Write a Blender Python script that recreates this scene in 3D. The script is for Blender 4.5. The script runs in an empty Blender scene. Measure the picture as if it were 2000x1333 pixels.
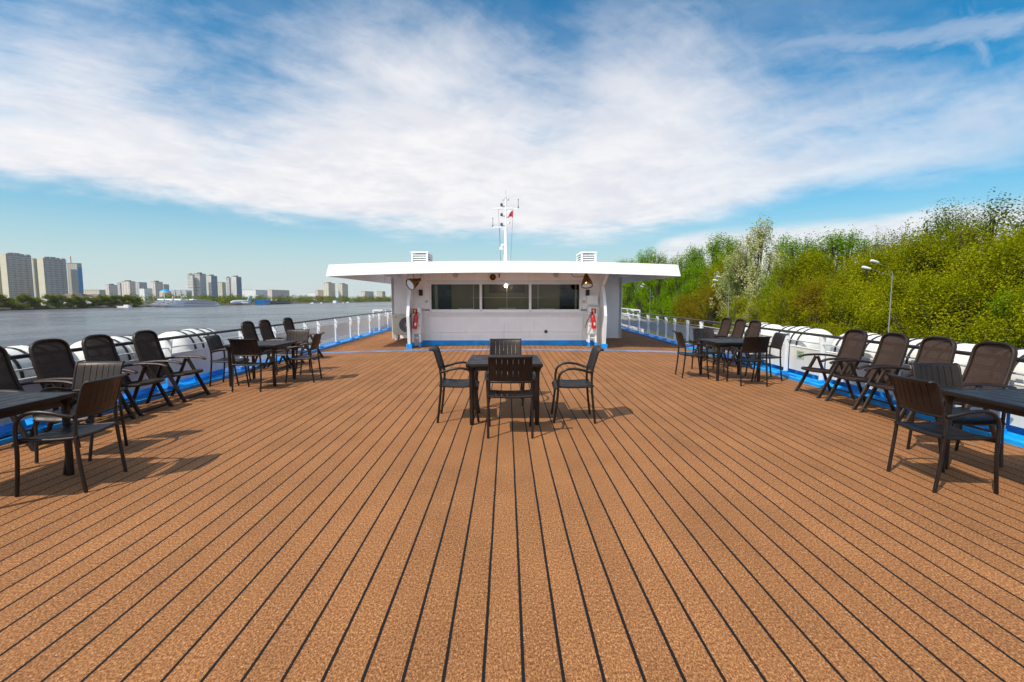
import bpy, bmesh, math, random
import numpy as np
from mathutils import Vector, Matrix
R = math.radians
sc = bpy.context.scene
col = sc.collection

# ------------------------------------------------------------ camera
cam = bpy.data.cameras.new('camera'); co = bpy.data.objects.new('camera', cam); col.objects.link(co)
cam.sensor_width = 36; cam.lens = 17.28; cam.clip_start = .05; cam.clip_end = 20000
co.location = (0, 0, 1.5); co.rotation_euler = (R(90 - 5.03), 0, R(-.595))
sc.camera = co
# ------------------------------------------------------------ light
SUN_EL, SUN_AZ = 52.0, 226.0          # azimuth measured clockwise from +Y (straight ahead)
sun = bpy.data.lights.new('sun', 'SUN'); so = bpy.data.objects.new('sun', sun); col.objects.link(so)
sun.energy = 4.3; sun.angle = R(.53); sun.color = (1, .925, .79)
sd = Vector((math.sin(R(SUN_AZ)) * math.cos(R(SUN_EL)), math.cos(R(SUN_AZ)) * math.cos(R(SUN_EL)), math.sin(R(SUN_EL))))
so.rotation_euler = sd.to_track_quat('Z', 'Y').to_euler()
sc.view_settings.view_transform = 'Standard'; sc.view_settings.look = 'None'
sc.view_settings.exposure = 0; sc.view_settings.gamma = 1
sc.cycles.max_bounces = 8; sc.cycles.transparent_max_bounces = 16
sc.cycles.use_denoising = True

# ------------------------------------------------------------ node helpers
class NT:
    def __init__(s, nt): s.nt = nt; s.n = nt.nodes; s.l = nt.links
    def node(s, t, **kw):
        n = s.n.new(t)
        for k, v in kw.items(): setattr(n, k, v)
        return n
    def put(s, sock, v):
        if isinstance(v, bpy.types.NodeSocket): s.l.new(v, sock)
        elif v is not None:
            if hasattr(sock.default_value, '__len__') and not hasattr(v, '__len__'): v = (v,) * len(sock.default_value)
            if hasattr(v, '__len__') and len(v) == 3 and len(sock.default_value) == 4: v = tuple(v) + (1,)
            sock.default_value = v
    def m(s, op, a, b=None, c=None, clamp=False):
        n = s.node('ShaderNodeMath', operation=op, use_clamp=clamp)
        for i, v in enumerate((a, b, c)):
            if v is not None: s.put(n.inputs[i], v)
        return n.outputs[0]
    def vm(s, op, a, b=None):
        n = s.node('ShaderNodeVectorMath', operation=op)
        s.put(n.inputs[0], a)
        if b is not None: s.put(n.inputs[1], b)
        return n.outputs[0]
    def xyz(s, x, y, z):
        n = s.node('ShaderNodeCombineXYZ')
        for i, v in enumerate((x, y, z)): s.put(n.inputs[i], v)
        return n.outputs[0]
    def noise(s, v, scale, detail=4, rough=.5, dist=0):
        n = s.node('ShaderNodeTexNoise'); n.inputs['Scale'].default_value = scale
        n.inputs['Detail'].default_value = detail; n.inputs['Roughness'].default_value = rough
        n.inputs['Distortion'].default_value = dist
        if v is not None: s.l.new(v, n.inputs['Vector'])
        return n.outputs['Fac']
    def ss(s, x, a, b, o0=0., o1=1.):
        n = s.node('ShaderNodeMapRange', interpolation_type='SMOOTHSTEP')
        s.put(n.inputs['Value'], x)
        for k, v in (('From Min', a), ('From Max', b), ('To Min', o0), ('To Max', o1)): s.put(n.inputs[k], v)
        return n.outputs[0]
    def mix(s, f, a, b):
        n = s.node('ShaderNodeMix', data_type='RGBA')
        s.put(n.inputs[0], f); s.put(n.inputs[6], a); s.put(n.inputs[7], b)
        return n.outputs[2]
    def curve(s, x, pts):
        n = s.node('ShaderNodeFloatCurve'); c = n.mapping.curves[0]
        pts = sorted(pts)
        c.points[0].location = pts[0]; c.points[1].location = pts[-1]
        for p in pts[1:-1]: c.points.new(*p)
        n.mapping.update(); s.put(n.inputs['Value'], x)
        return n.outputs[0]

# ------------------------------------------------------------ sky
def build_world():
    w = bpy.data.worlds.new('World'); sc.world = w; w.use_nodes = True
    t = NT(w.node_tree); t.n.clear()
    out = t.node('ShaderNodeOutputWorld'); bg = t.node('ShaderNodeBackground')
    t.l.new(bg.outputs[0], out.inputs[0])
    sky = t.node('ShaderNodeTexSky', sky_type='NISHITA'); sky.sun_disc = False
    sky.sun_elevation = R(SUN_EL); sky.sun_rotation = R(SUN_AZ)
    sky.air_density = 1.0; sky.dust_density = .6; sky.ozone_density = 2.5
    g = t.node('ShaderNodeTexCoord').outputs['Generated']
    d = t.vm('NORMALIZE', g)
    sp = t.node('ShaderNodeSeparateXYZ'); t.l.new(d, sp.inputs[0]); x, y, z = sp.outputs
    az = t.m('ARCTAN2', x, y); el = t.m('ARCSINE', z)
    u = t.m('MULTIPLY_ADD', az, 1 / R(140), .5, clamp=True)      # -70..70 deg
    U = lambda px, py: (math.atan((px - 990) / 960) / R(140) + .5, math.atan((582 - py) / 960 * math.cos(math.atan((px - 990) / 960))) / R(45))
    zz = t.m('ADD', t.m('MAXIMUM', z, 0), .12)
    P = t.xyz(t.m('DIVIDE', x, zz), t.m('DIVIDE', y, zz), 0)
    wob = t.node('ShaderNodeTexNoise'); wob.inputs['Scale'].default_value = 1.1; wob.inputs['Detail'].default_value = 3
    t.l.new(P, wob.inputs['Vector'])
    wv = t.vm('SCALE', t.vm('SUBTRACT', wob.outputs['Color'], (.5, .5, .5))); wv.node.inputs['Scale'].default_value = .35
    Pw = t.vm('ADD', P, wv)
    n1 = t.noise(Pw, 1.3, 9, .58)
    mp = t.node('ShaderNodeMapping', vector_type='TEXTURE'); mp.inputs['Rotation'].default_value = (0, 0, R(42)); mp.inputs['Scale'].default_value = (2.3, .36, 1)
    t.l.new(Pw, mp.inputs['Vector'])
    n2 = t.noise(mp.outputs[0], 1.25, 10, .62, .3)
    nf = t.noise(Pw, 3.6, 9, .64)
    e45 = t.m('DIVIDE', el, R(45))
    L = t.curve(u, [(0, .30), U(0, 372), U(150, 385), U(300, 408), U(450, 428), U(600, 448), U(800, 468), U(1000, 478), U(1150, 480), U(1300, 462), U(1450, 425), U(1600, 398), U(1800, 372), U(2000, 335), (1, .24)])
    T = t.curve(u, [(0, .70), U(0, 60), U(200, 85), U(340, 140), U(480, 160), U(600, 120), U(850, 90), U(1000, 135), U(1090, 160), U(1190, 110), U(1320, 100), U(1500, 150), U(1800, 190), U(2000, 165), (1, .64)])
    D = t.curve(u, [(0, 1), (.25, 1), (.42, 1), (.56, .97), (.64, .92), (.72, .82), (.82, .70), (1, .6)])
    a = t.m('SUBTRACT', e45, L); a = t.m('MULTIPLY_ADD', t.m('SUBTRACT', n1, .5), .10, a)
    sL = t.ss(t.m('MULTIPLY_ADD', t.m('SUBTRACT', nf, .5), .05, a), -.012, .06)
    b = t.m('SUBTRACT', e45, T); b = t.m('MULTIPLY_ADD', t.m('SUBTRACT', n1, .5), .36, b); b = t.m('MULTIPLY_ADD', t.m('SUBTRACT', n2, .5), .22, b); b = t.m('MULTIPLY_ADD', t.m('SUBTRACT', nf, .5), .26, b)
    sU = t.ss(b, -.22, .15, 1, 0)
    band = t.m('MULTIPLY', t.m('MULTIPLY', sL, sU), D)
    wis = t.m('MULTIPLY', t.m('MULTIPLY', t.ss(n2, .50, .82), .55), t.ss(a, 0, .15))
    # long thin contrail on the right
    C = t.curve(u, [(0, .2), U(1000, 260), U(1300, 150), U(1500, 122), U(1640, 104), U(1800, 88), U(2000, 52), (1, .9)])
    c = t.m('ABSOLUTE', t.m('MULTIPLY_ADD', t.m('SUBTRACT', nf, .5), .075, t.m('SUBTRACT', e45, C)))
    trail = t.m('MULTIPLY', t.ss(c, .0, .024, .34, 0), t.ss(u, .62, .72))
    # pale bank low on the right
    L2 = t.curve(u, [(0, 0), (.58, 0), U(1180, 520), U(1300, 462), U(1450, 446), U(1700, 425), U(1850, 402), U(2000, 392), (1, .2)])
    low = t.m('MULTIPLY', t.ss(t.m('MULTIPLY_ADD', t.m('SUBTRACT', n1, .5), .05, t.m('SUBTRACT', L2, e45)), -.008, .03), t.m('MULTIPLY', t.ss(u, .575, .64), .85))
    veil = t.m('MULTIPLY', t.ss(t.noise(Pw, .8, 6, .6), .40, .70, .0, .22), t.ss(a, .0, .1))
    cl = t.m('MAXIMUM', t.m('MAXIMUM', band, t.m('MAXIMUM', wis, veil)), t.m('MAXIMUM', trail, low))
    shade = t.ss(t.m('ADD', t.m('MULTIPLY', t.noise(Pw, 2.2, 8, .65), .6), t.m('MULTIPLY', nf, .4)), .38, .60)
    ccol = t.mix(shade, (.80, .81, .87), (.95, .94, .955))
    hs = t.node('ShaderNodeHueSaturation'); hs.inputs['Saturation'].default_value = 1.15; hs.inputs['Value'].default_value = .092
    t.l.new(sky.outputs[0], hs.inputs['Color'])
    # photograph's cyan-blue
    tint = t.mix(1, hs.outputs[0], (.06, 1.30, 1.52)); tint.node.blend_type = 'MULTIPLY'
    hz = t.ss(e45, -.01, .34, .97, 0)
    base = t.mix(hz, tint, (.66, .73, .73))
    # bright cloud added out of view, around the sun, to fill the shaded wall
    dt = t.node('ShaderNodeVectorMath', operation='DOT_PRODUCT'); t.l.new(d, dt.inputs[0]); dt.inputs[1].default_value = tuple(sd)
    glow = t.ss(dt.outputs['Value'], .1, 1.0, 1.0, 1.9)
    ccol = t.vm('SCALE', ccol); t.put(ccol.node.inputs['Scale'], glow)
    cl = t.m('MAXIMUM', cl, t.ss(dt.outputs['Value'], .3, .95, 0, .5))
    fin = t.mix(cl, base, ccol)
    t.l.new(fin, bg.inputs[0]); bg.inputs[1].default_value = 1
build_world()

# ------------------------------------------------------------ materials
MATS = {}
def mat(name, base, rough=.6, metal=0, spec=.5, var=0, vscale=6, bump=0, bscale=40, coat=0, emit=None, estr=0):
    if name in MATS: return MATS[name]
    m = bpy.data.materials.new(name); m.use_nodes = True; t = NT(m.node_tree)
    p = t.n['Principled BSDF']; p.inputs['Roughness'].default_value = rough; p.inputs['Metallic'].default_value = metal
    p.inputs['Specular IOR Level'].default_value = spec; p.inputs['Coat Weight'].default_value = coat
    t.put(p.inputs['Base Color'], base)
    oc = t.node('ShaderNodeTexCoord').outputs['Object']
    if var:
        n = t.ss(t.noise(oc, vscale, 6, .6), .32, .68)
        t.put(p.inputs['Base Color'], t.mix(n, tuple(c * (1 - var) for c in base), tuple(min(1, c * (1 + var * .6)) for c in base)))
        t.put(p.inputs['Roughness'], t.m('MULTIPLY_ADD', n, .16, max(.04, rough - .08)))
    if bump:
        b = t.node('ShaderNodeBump'); b.inputs['Strength'].default_value = bump; b.inputs['Distance'].default_value = .01
        t.put(b.inputs['Height'], t.noise(oc, bscale, 4, .6)); t.l.new(b.outputs[0], p.inputs['Normal'])
    if emit: t.put(p.inputs['Emission Color'], emit); p.inputs['Emission Strength'].default_value = estr
    MATS[name] = m
    return m
M_plastic = mat('dark_plastic', (.0078, .0056, .0049), .47, spec=.5, var=.25, vscale=9, bump=.10, bscale=220)
def warm(m): m.node_tree.nodes['Principled BSDF'].inputs['Specular Tint'].default_value = (1, .84, .76, 1); return m
warm(M_plastic)
M_tubing = mat('dark_tubing', (.010, .0078, .0070), .38, spec=.5, var=.2, vscale=12)
M_recl = mat('brown_resin', (.021, .0130, .0100), .46, spec=.4, var=.25, vscale=8, bump=.1, bscale=200)
warm(M_tubing); warm(M_recl)
M_rail = mat('varnished_rail', (.035, .026, .022), .32, var=.3, vscale=5)
M_white = mat('white_paint', (.80, .80, .79), .42, var=.05, vscale=2.2, bump=.04, bscale=9)
M_wall = mat('wall_paint', (.95, .935, .93), .5, var=.04, vscale=1.4, bump=.10, bscale=7)
def grime(m, amt):
    t = NT(m.node_tree); p = t.n['Principled BSDF']; bc = p.inputs['Base Color'].links[0].from_socket
    oc = t.node('ShaderNodeTexCoord').outputs['Object']; mp = t.node('ShaderNodeMapping'); mp.inputs['Scale'].default_value = (9, 9, .7); t.l.new(oc, mp.inputs['Vector'])
    st = t.ss(t.noise(mp.outputs[0], 1.2, 6, .65), .54, .76, 0, amt)
    c = t.mix(st, bc, (.42, .33, .26))
    sp = t.ss(t.noise(oc, 7, 7, .7), .62, .72, 0, amt * .8); c = t.mix(sp, c, (.40, .28, .20))
    t.put(p.inputs['Base Color'], c)
M_roofw = mat('roof_paint', (.83, .83, .83), .35, var=.03, vscale=1.5)
M_cream = mat('cream_paint', (.74, .72, .66), .5, var=.07, vscale=2.5, bump=.05, bscale=12)
grime(M_wall, .20); grime(M_white, .16); grime(M_cream, .22)
M_canvas = mat('grey_canvas', (.76, .755, .74), .75, var=.05, vscale=2, bump=.08, bscale=60)
def translucent(m, f, c):
    t = NT(m.node_tree); p = t.n['Principled BSDF']; tl = t.node('ShaderNodeBsdfTranslucent'); tl.inputs[0].default_value = c + (1,)
    mx = t.node('ShaderNodeMixShader'); mx.inputs[0].default_value = f; t.l.new(p.outputs[0], mx.inputs[1]); t.l.new(tl.outputs[0], mx.inputs[2]); t.l.new(mx.outputs[0], t.n['Material Output'].inputs[0])
translucent(M_canvas, .45, (.72, .70, .66))
M_blue = mat('blue_paint', (.002, .33, .86), .4, var=.22, vscale=4, bump=.06, bscale=14)
M_dblue = mat('deep_blue_paint', (.008, .085, .38), .4, var=.2, vscale=5)
M_shell = mat('white_shell', (.80, .78, .72), .38, var=.06, vscale=4, bump=.03, bscale=20)
M_strap = mat('black_strap', (.018, .018, .02), .6)
M_steel = mat('pale_steel', (.55, .56, .57), .4, .3, var=.1)
M_brass = mat('old_brass', (.26, .115, .035), .26, .9, var=.25, vscale=6)
M_lens = mat('lamp_lens', (.72, .84, .90), .12)  # pale blue painted in for the bluish white reflection on the glass
M_red = mat('extinguisher_red', (.55, .012, .012), .3, var=.1, coat=.4)
M_signred = mat('sign_red', (.50, .02, .015), .5)
M_yel = mat('sign_yellow', (.8, .62, .2), .5)
M_black = mat('black_rubber', (.012, .012, .013), .5)
M_ac = mat('air_unit_cream', (.60, .58, .48), .5, var=.05)
M_grill = mat('dark_grille', (.05, .055, .055), .45)
M_note = mat('yellow_paper', (.62, .55, .18), .7, var=.15, vscale=20)
M_noteg = mat('green_paper', (.42, .55, .36), .7, var=.15, vscale=20)
M_ink = mat('printed_ink', (.12, .10, .05), .7)
M_flag = mat('flag_red', (.55, .012, .05), .7, var=.15)
M_galv = mat('galvanised_pole', (.30, .32, .29), .45, .4, var=.12, vscale=3)
M_lampw = mat('lamp_head_white', (.75, .76, .76), .35)
M_bark = mat('bark', (.055, .042, .030), .9, var=.4, vscale=5, bump=.4, bscale=10)
M_barkp = mat('pale_bark', (.16, .14, .11), .85, var=.4, vscale=5)
M_tape = mat('worn_blue_line', (.15, .25, .44), .6, var=.45, vscale=1.3)
M_inside = mat('interior_dark', (.035, .033, .030), .8)
M_blind = mat('blind_cloth', (.22, .18, .10), .8, var=.15, vscale=1.5)
M_blindd = mat('blind_cloth_brown', (.10, .06, .04), .8, var=.15, vscale=2)
M_glint = mat('added_sun_glint', (1, 1, 1), .3, emit=(1, .98, .92), estr=40)  # emission standing in for a sun glint, not a lamp

def mat_glass():
    m = bpy.data.materials.new('window_glass'); m.use_nodes = True; t = NT(m.node_tree); t.n.clear()
    o = t.node('ShaderNodeOutputMaterial'); tr = t.node('ShaderNodeBsdfTransparent'); gl = t.node('ShaderNodeBsdfGlossy')
    tr.inputs[0].default_value = (.84, .84, .78, 1); gl.inputs['Roughness'].default_value = .02; gl.inputs[0].default_value = (.9, .95, 1, 1)
    fr = t.node('ShaderNodeFresnel'); fr.inputs[0].default_value = 1.45
    mx = t.node('ShaderNodeMixShader'); t.l.new(t.m('MULTIPLY_ADD', fr.outputs[0], .55, .0), mx.inputs[0])
    t.l.new(tr.outputs[0], mx.inputs[1]); t.l.new(gl.outputs[0], mx.inputs[2]); t.l.new(mx.outputs[0], o.inputs[0])
    return m
M_glass = mat_glass()

def mat_mesh():
    m = bpy.data.materials.new('woven_mesh'); m.use_nodes = True; t = NT(m.node_tree)
    p = t.n['Principled BSDF']; p.inputs['Roughness'].default_value = .7; p.inputs['Specular IOR Level'].default_value = .2
    oc = t.node('ShaderNodeTexCoord').outputs['Object']
    n = t.ss(t.noise(oc, 260, 2, .5), .35, .65)
    t.put(p.inputs['Base Color'], t.mix(n, (.026, .0145, .010), (.068, .040, .029)))
    tr = t.node('ShaderNodeBsdfTransparent'); mx = t.node('ShaderNodeMixShader'); mx.inputs[0].default_value = .015
    t.l.new(p.outputs[0], mx.inputs[1]); t.l.new(tr.outputs[0], mx.inputs[2])
    t.l.new(mx.outputs[0], t.n['Material Output'].inputs[0])
    return m
M_mesh = mat_mesh()

def mat_deck():
    m = bpy.data.materials.new('deck_planking'); m.use_nodes = True; t = NT(m.node_tree)
    p = t.n['Principled BSDF']; oc = t.node('ShaderNodeTexCoord').outputs['Object']
    s = t.node('ShaderNodeSeparateXYZ'); t.l.new(oc, s.inputs[0]); x, y = s.outputs[0], s.outputs[1]
    wob = t.m('MULTIPLY', t.m('SUBTRACT', t.noise(t.xyz(t.m('MULTIPLY', x, 5), y, 0), 1.5, 3, .5), .5), .008)
    fray = t.m('MULTIPLY', t.m('SUBTRACT', t.noise(oc, 160, 3, .6), .5), .006)
    q = t.m('DIVIDE', t.m('ADD', t.m('ADD', x, wob), SEAM), PLANK)
    fr = t.m('FRACT', q); dist = t.m('MULTIPLY', t.m('MINIMUM', fr, t.m('SUBTRACT', 1, fr)), PLANK)
    seam = t.ss(t.m('ADD', dist, fray), .0058, .0082, 1, 0)
    wn = t.node('ShaderNodeTexWhiteNoise', noise_dimensions='1D'); t.l.new(t.m('FLOOR', q), wn.inputs['W'])
    st = t.xyz(x, t.m('MULTIPLY', y, .55), 0)
    g1 = t.noise(st, 180, 3, .75); g2 = t.noise(st, 100, 4, .7); blot = t.noise(t.xyz(t.m('MULTIPLY', x, 1.6), y, 0), 1.1, 6, .6)
    g = t.m('ADD', t.m('MULTIPLY', g1, .52), t.m('MULTIPLY', g2, .48))
    cr = t.node('ShaderNodeValToRGB'); e = cr.color_ramp.elements
    e[0].position = .37; e[0].color = (.075, .0245, .007, 1); e[1].position = .65; e[1].color = (.72, .355, .142, 1)
    k = e.new(.5); k.color = (.285, .116, .043, 1)
    t.l.new(g, cr.inputs[0])
    tone = t.m('ADD', t.m('MULTIPLY', t.m('SUBTRACT', blot, .5), .75), t.m('MULTIPLY_ADD', wn.outputs[0], .12, .90))
    tc = t.mix(1, cr.outputs[0], (1, 1, 1)); tc.node.blend_type = 'MULTIPLY'; t.l.new(t.xyz(tone, tone, t.m('MULTIPLY', tone, .97)), tc.node.inputs[7])
    # scattered pale flecks
    vo = t.node('ShaderNodeTexVoronoi'); vo.inputs['Scale'].default_value = 26; t.l.new(oc, vo.inputs['Vector'])
    fl = t.m('MULTIPLY', t.ss(vo.outputs['Distance'], .06, .10, 1, 0), .55)
    c = t.mix(fl, tc, (.8, .6, .4))
    dust = t.ss(t.noise(oc, 300, 2, .5), .62, .74, 0, .16)
    c = t.mix(seam, c, t.mix(dust, (.008, .007, .007), (.16, .10, .06)))
    t.put(p.inputs['Base Color'], c); p.inputs['Roughness'].default_value = .82; p.inputs['Specular IOR Level'].default_value = .25
    b = t.node('ShaderNodeBump'); b.inputs['Strength'].default_value = .55; b.inputs['Distance'].default_value = .004
    t.put(b.inputs['Height'], t.m('SUBTRACT', g, t.m('MULTIPLY', seam, 1.0))); t.l.new(b.outputs[0], p.inputs['Normal'])
    return m
PLANK, SEAM = .1585, .0937
M_deck = mat_deck()

def mat_water():
    m = bpy.data.materials.new('river_water'); m.use_nodes = True; t = NT(m.node_tree)
    p = t.n['Principled BSDF']; oc = t.node('ShaderNodeTexCoord').outputs['Object']
    p.inputs['Base Color'].default_value = (.045, .045, .048, 1); p.inputs['Roughness'].default_value = .22; p.inputs['IOR'].default_value = 1.33
    mp = t.node('ShaderNodeMapping'); mp.inputs['Rotation'].default_value = (0, 0, R(25)); mp.inputs['Scale'].default_value = (1, .45, 1); t.l.new(oc, mp.inputs['Vector'])
    h = t.m('ADD', t.m('MULTIPLY', t.noise(mp.outputs[0], .42, 6, .62), 1.0), t.m('MULTIPLY', t.noise(mp.outputs[0], .06, 3, .5), 2.2))
    b = t.node('ShaderNodeBump'); b.inputs['Strength'].default_value = .9; b.inputs['Distance'].default_value = 1.1
    t.put(b.inputs['Height'], h); t.l.new(b.outputs[0], p.inputs['Normal'])
    big = t.noise(t.xyz(t.m('MULTIPLY', t.node('ShaderNodeSeparateXYZ').outputs[0], 1), 0, 0), 1) if 0 else t.noise(mp.outputs[0], .012, 4, .6)
    m2 = t.node('ShaderNodeMapping'); m2.inputs['Rotation'].default_value = (0, 0, R(-12)); m2.inputs['Scale'].default_value = (.25, 1.6, 1); t.l.new(oc, m2.inputs['Vector'])
    stk = t.noise(m2.outputs[0], .035, 6, .65)
    t.put(p.inputs['Base Color'], t.mix(t.ss(big, .35, .65), (.078, .075, .078), (.15, .143, .146)))
    t.put(p.inputs['Roughness'], t.ss(stk, .35, .65, .14, .34))
    return m
M_water = mat_water()

def mat_soil(name, a, b, sc_):
    m = bpy.data.materials.new(name); m.use_nodes = True; t = NT(m.node_tree); p = t.n['Principled BSDF']
    oc = t.node('ShaderNodeTexCoord').outputs['Object']
    t.put(p.inputs['Base Color'], t.mix(t.ss(t.noise(oc, sc_, 8, .65), .35, .65), a, b)); p.inputs['Roughness'].default_value = .95
    return m
M_grass = mat_soil('grassy_soil', (.05, .045, .02), (.09, .10, .02), .35)
M_bank = mat_soil('muddy_bank', (.05, .045, .035), (.10, .09, .06), .2)

def mat_leaf(name, cols, trans=.45, clump=.35):
    m = bpy.data.materials.new(name); m.use_nodes = True; t = NT(m.node_tree); t.n.clear()
    o = t.node('ShaderNodeOutputMaterial'); ge = t.node('ShaderNodeNewGeometry'); oc = t.node('ShaderNodeTexCoord').outputs['Object']
    oi = t.node('ShaderNodeObjectInfo')
    f = t.m('ADD', t.m('MULTIPLY', ge.outputs['Random Per Island'], .6), t.m('MULTIPLY', t.ss(t.noise(oc, clump, 4, .6), .3, .7), .4))
    f = t.m('ADD', f, t.m('MULTIPLY', t.m('SUBTRACT', oi.outputs['Random'], .5), .25), clamp=True)
    cr = t.node('ShaderNodeValToRGB'); e = cr.color_ramp.elements
    e[0].position = .05; e[0].color = tuple(cols[0]) + (1,); e[1].position = .95; e[1].color = tuple(cols[-1]) + (1,)
    for i, c in enumerate(cols[1:-1]): k = e.new((i + 1) / (len(cols) - 1)); k.color = tuple(c) + (1,)
    t.l.new(f, cr.inputs[0])
    df = t.node('ShaderNodeBsdfDiffuse'); tl = t.node('ShaderNodeBsdfTranslucent')
    t.l.new(cr.outputs[0], df.inputs[0])
    tc = t.mix(1, cr.outputs[0], (1.1, 1.25, .6)); tc.node.blend_type = 'MULTIPLY'; t.l.new(tc, tl.inputs[0])
    mx = t.node('ShaderNodeMixShader'); mx.inputs[0].default_value = trans
    t.l.new(df.outputs[0], mx.inputs[1]); t.l.new(tl.outputs[0], mx.inputs[2]); t.l.new(mx.outputs[0], o.inputs[0])
    return m
LEAF = {
 'green': mat_leaf('leaf_spring_green', [(.075, .145, .005), (.19, .31, .007), (.31, .43, .010)]),
 'olive': mat_leaf('leaf_olive_willow', [(.10, .115, .004), (.275, .28, .006), (.47, .44, .010)]),
 'rust': mat_leaf('leaf_rusty_bud', [(.13, .09, .008), (.25, .175, .009), (.32, .26, .012)]),
 'blossom': mat_leaf('leaf_white_blossom', [(.17, .20, .03), (.42, .41, .18), (.64, .62, .38)], .35),
 'dark': mat_leaf('leaf_dark_birch', [(.045, .075, .010), (.10, .145, .014), (.16, .21, .018)]),
 'yellow': mat_leaf('leaf_yellow_willow', [(.30, .25, .010), (.46, .37, .012), (.58, .47, .02)]),
 'far': mat_leaf('leaf_far_wood', [(.085, .12, .012), (.18, .20, .014), (.30, .29, .02)], .4, .05),
}

# ------------------------------------------------------------ mesh helpers
class MB:
    def __init__(s): s.v = []; s.f = []; s.mi = []; s.cur = 0
    def add(s, vs, fs):
        o = len(s.v); s.v += [tuple(p) for p in vs]
        for f in fs: s.f.append([o + i for i in f]); s.mi.append(s.cur)
        return s
    def box(s, c, d, rot=None, ch=0):
        x, y, z = d[0] / 2, d[1] / 2, d[2] / 2
        if ch:
            b = bmesh.new(); bmesh.ops.create_cube(b, size=1)
            for v in b.verts: v.co = Vector((v.co.x * 2 * x, v.co.y * 2 * y, v.co.z * 2 * z))
            bmesh.ops.bevel(b, geom=b.edges[:], offset=ch, segments=2, affect='EDGES', profile=.7)
            vs = [v.co.copy() for v in b.verts]; b.verts.index_update(); fs = [[v.index for v in f.verts] for f in b.faces]; b.free()
        else:
            vs = [Vector(p) for p in ((-x, -y, -z), (x, -y, -z), (x, y, -z), (-x, y, -z), (-x, -y, z), (x, -y, z), (x, y, z), (-x, y, z))]
            fs = [(0, 3, 2, 1), (4, 5, 6, 7), (0, 1, 5, 4), (1, 2, 6, 5), (2, 3, 7, 6), (3, 0, 4, 7)]
        if rot is not None: vs = [rot @ v for v in vs]
        return s.add([v + Vector(c) for v in vs], fs)
    def tube(s, pts, r, n=8, cap=True, smooth_=0, flat=1.0):
        pts = [Vector(p) for p in pts]
        if smooth_: pts = spline(pts, smooth_)
        rs = r if hasattr(r, '__len__') else [r] * len(pts)
        if len(rs) != len(pts): rs = [rs[0] + (rs[-1] - rs[0]) * i / (len(pts) - 1) for i in range(len(pts))]
        tg = [(pts[min(i + 1, len(pts) - 1)] - pts[max(i - 1, 0)]).normalized() for i in range(len(pts))]
        a = Vector((0, 0, 1)) if abs(tg[0].z) < .9 else Vector((1, 0, 0))
        u = tg[0].cross(a).normalized(); vs = []
        for i, p in enumerate(pts):
            u = (u - tg[i] * u.dot(tg[i])).normalized(); w = tg[i].cross(u)
            for k in range(n):
                an = 2 * math.pi * k / n; vs.append(p + u * math.cos(an) * rs[i] + w * math.sin(an) * rs[i] * flat)
        fs = [(i * n + k, i * n + (k + 1) % n, (i + 1) * n + (k + 1) % n, (i + 1) * n + k) for i in range(len(pts) - 1) for k in range(n)]
        if cap: fs += [tuple(range(n))[::-1], tuple((len(pts) - 1) * n + k for k in range(n))]
        return s.add(vs, fs)
    def lathe(s, prof, origin=(0, 0, 0), axis=(0, 0, 1), n=20, cap=True):
        ax = Vector(axis).normalized(); q = Vector((0, 0, 1)).rotation_difference(ax).to_matrix(); o = Vector(origin)
        vs = [o + q @ Vector((r * math.cos(2 * math.pi * k / n), r * math.sin(2 * math.pi * k / n), z)) for r, z in prof for k in range(n)]
        fs = [(i * n + k, i * n + (k + 1) % n, (i + 1) * n + (k + 1) % n, (i + 1) * n + k) for i in range(len(prof) - 1) for k in range(n)]
        if cap and prof[0][0] > 1e-6: fs.append(tuple(range(n))[::-1])
        if cap and prof[-1][0] > 1e-6: fs.append(tuple((len(prof) - 1) * n + k for k in range(n)))
        return s.add(vs, fs)
    def prism(s, poly, a, b, ax='x'):
        """closed polygon extruded along an axis from a to b"""
        def P(p, t): return (t, p[0], p[1]) if ax == 'x' else (p[0], t, p[1]) if ax == 'y' else (p[0], p[1], t)
        n = len(poly); vs = [P(p, a) for p in poly] + [P(p, b) for p in poly]
        fs = [tuple(range(n)), tuple(range(2 * n - 1, n - 1, -1))] + [(i, n + i, n + (i + 1) % n, (i + 1) % n) for i in range(n)]
        return s.add(vs, fs)
    def sheet(s, fn, us, vs_, th, skip=None):
        """thick sheet: fn(u,v)->(point, normal)"""
        nu, nv = len(us), len(vs_); top = []; bot = []
        for a in us:
            for b in vs_:
                p, nr = fn(a, b); p = Vector(p); nr = Vector(nr); top.append(p + nr * th / 2); bot.append(p - nr * th / 2)
        N = nu * nv; ok = lambda i, j: 0 <= i < nu - 1 and 0 <= j < nv - 1 and not (skip and skip(i, j)); fs = []
        I = lambda i, j: i * nv + j
        for i in range(nu - 1):
            for j in range(nv - 1):
                if not ok(i, j): continue
                q = (I(i, j), I(i + 1, j), I(i + 1, j + 1), I(i, j + 1)); fs.append(q); fs.append(tuple(N + k for k in q[::-1]))
                for (di, dj, e) in ((-1, 0, (q[3], q[0])), (1, 0, (q[1], q[2])), (0, -1, (q[0], q[1])), (0, 1, (q[2], q[3]))):
                    if not ok(i + di, j + dj): fs.append((e[1], e[0], N + e[0], N + e[1]))
        return s.add(top + bot, fs)
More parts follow.
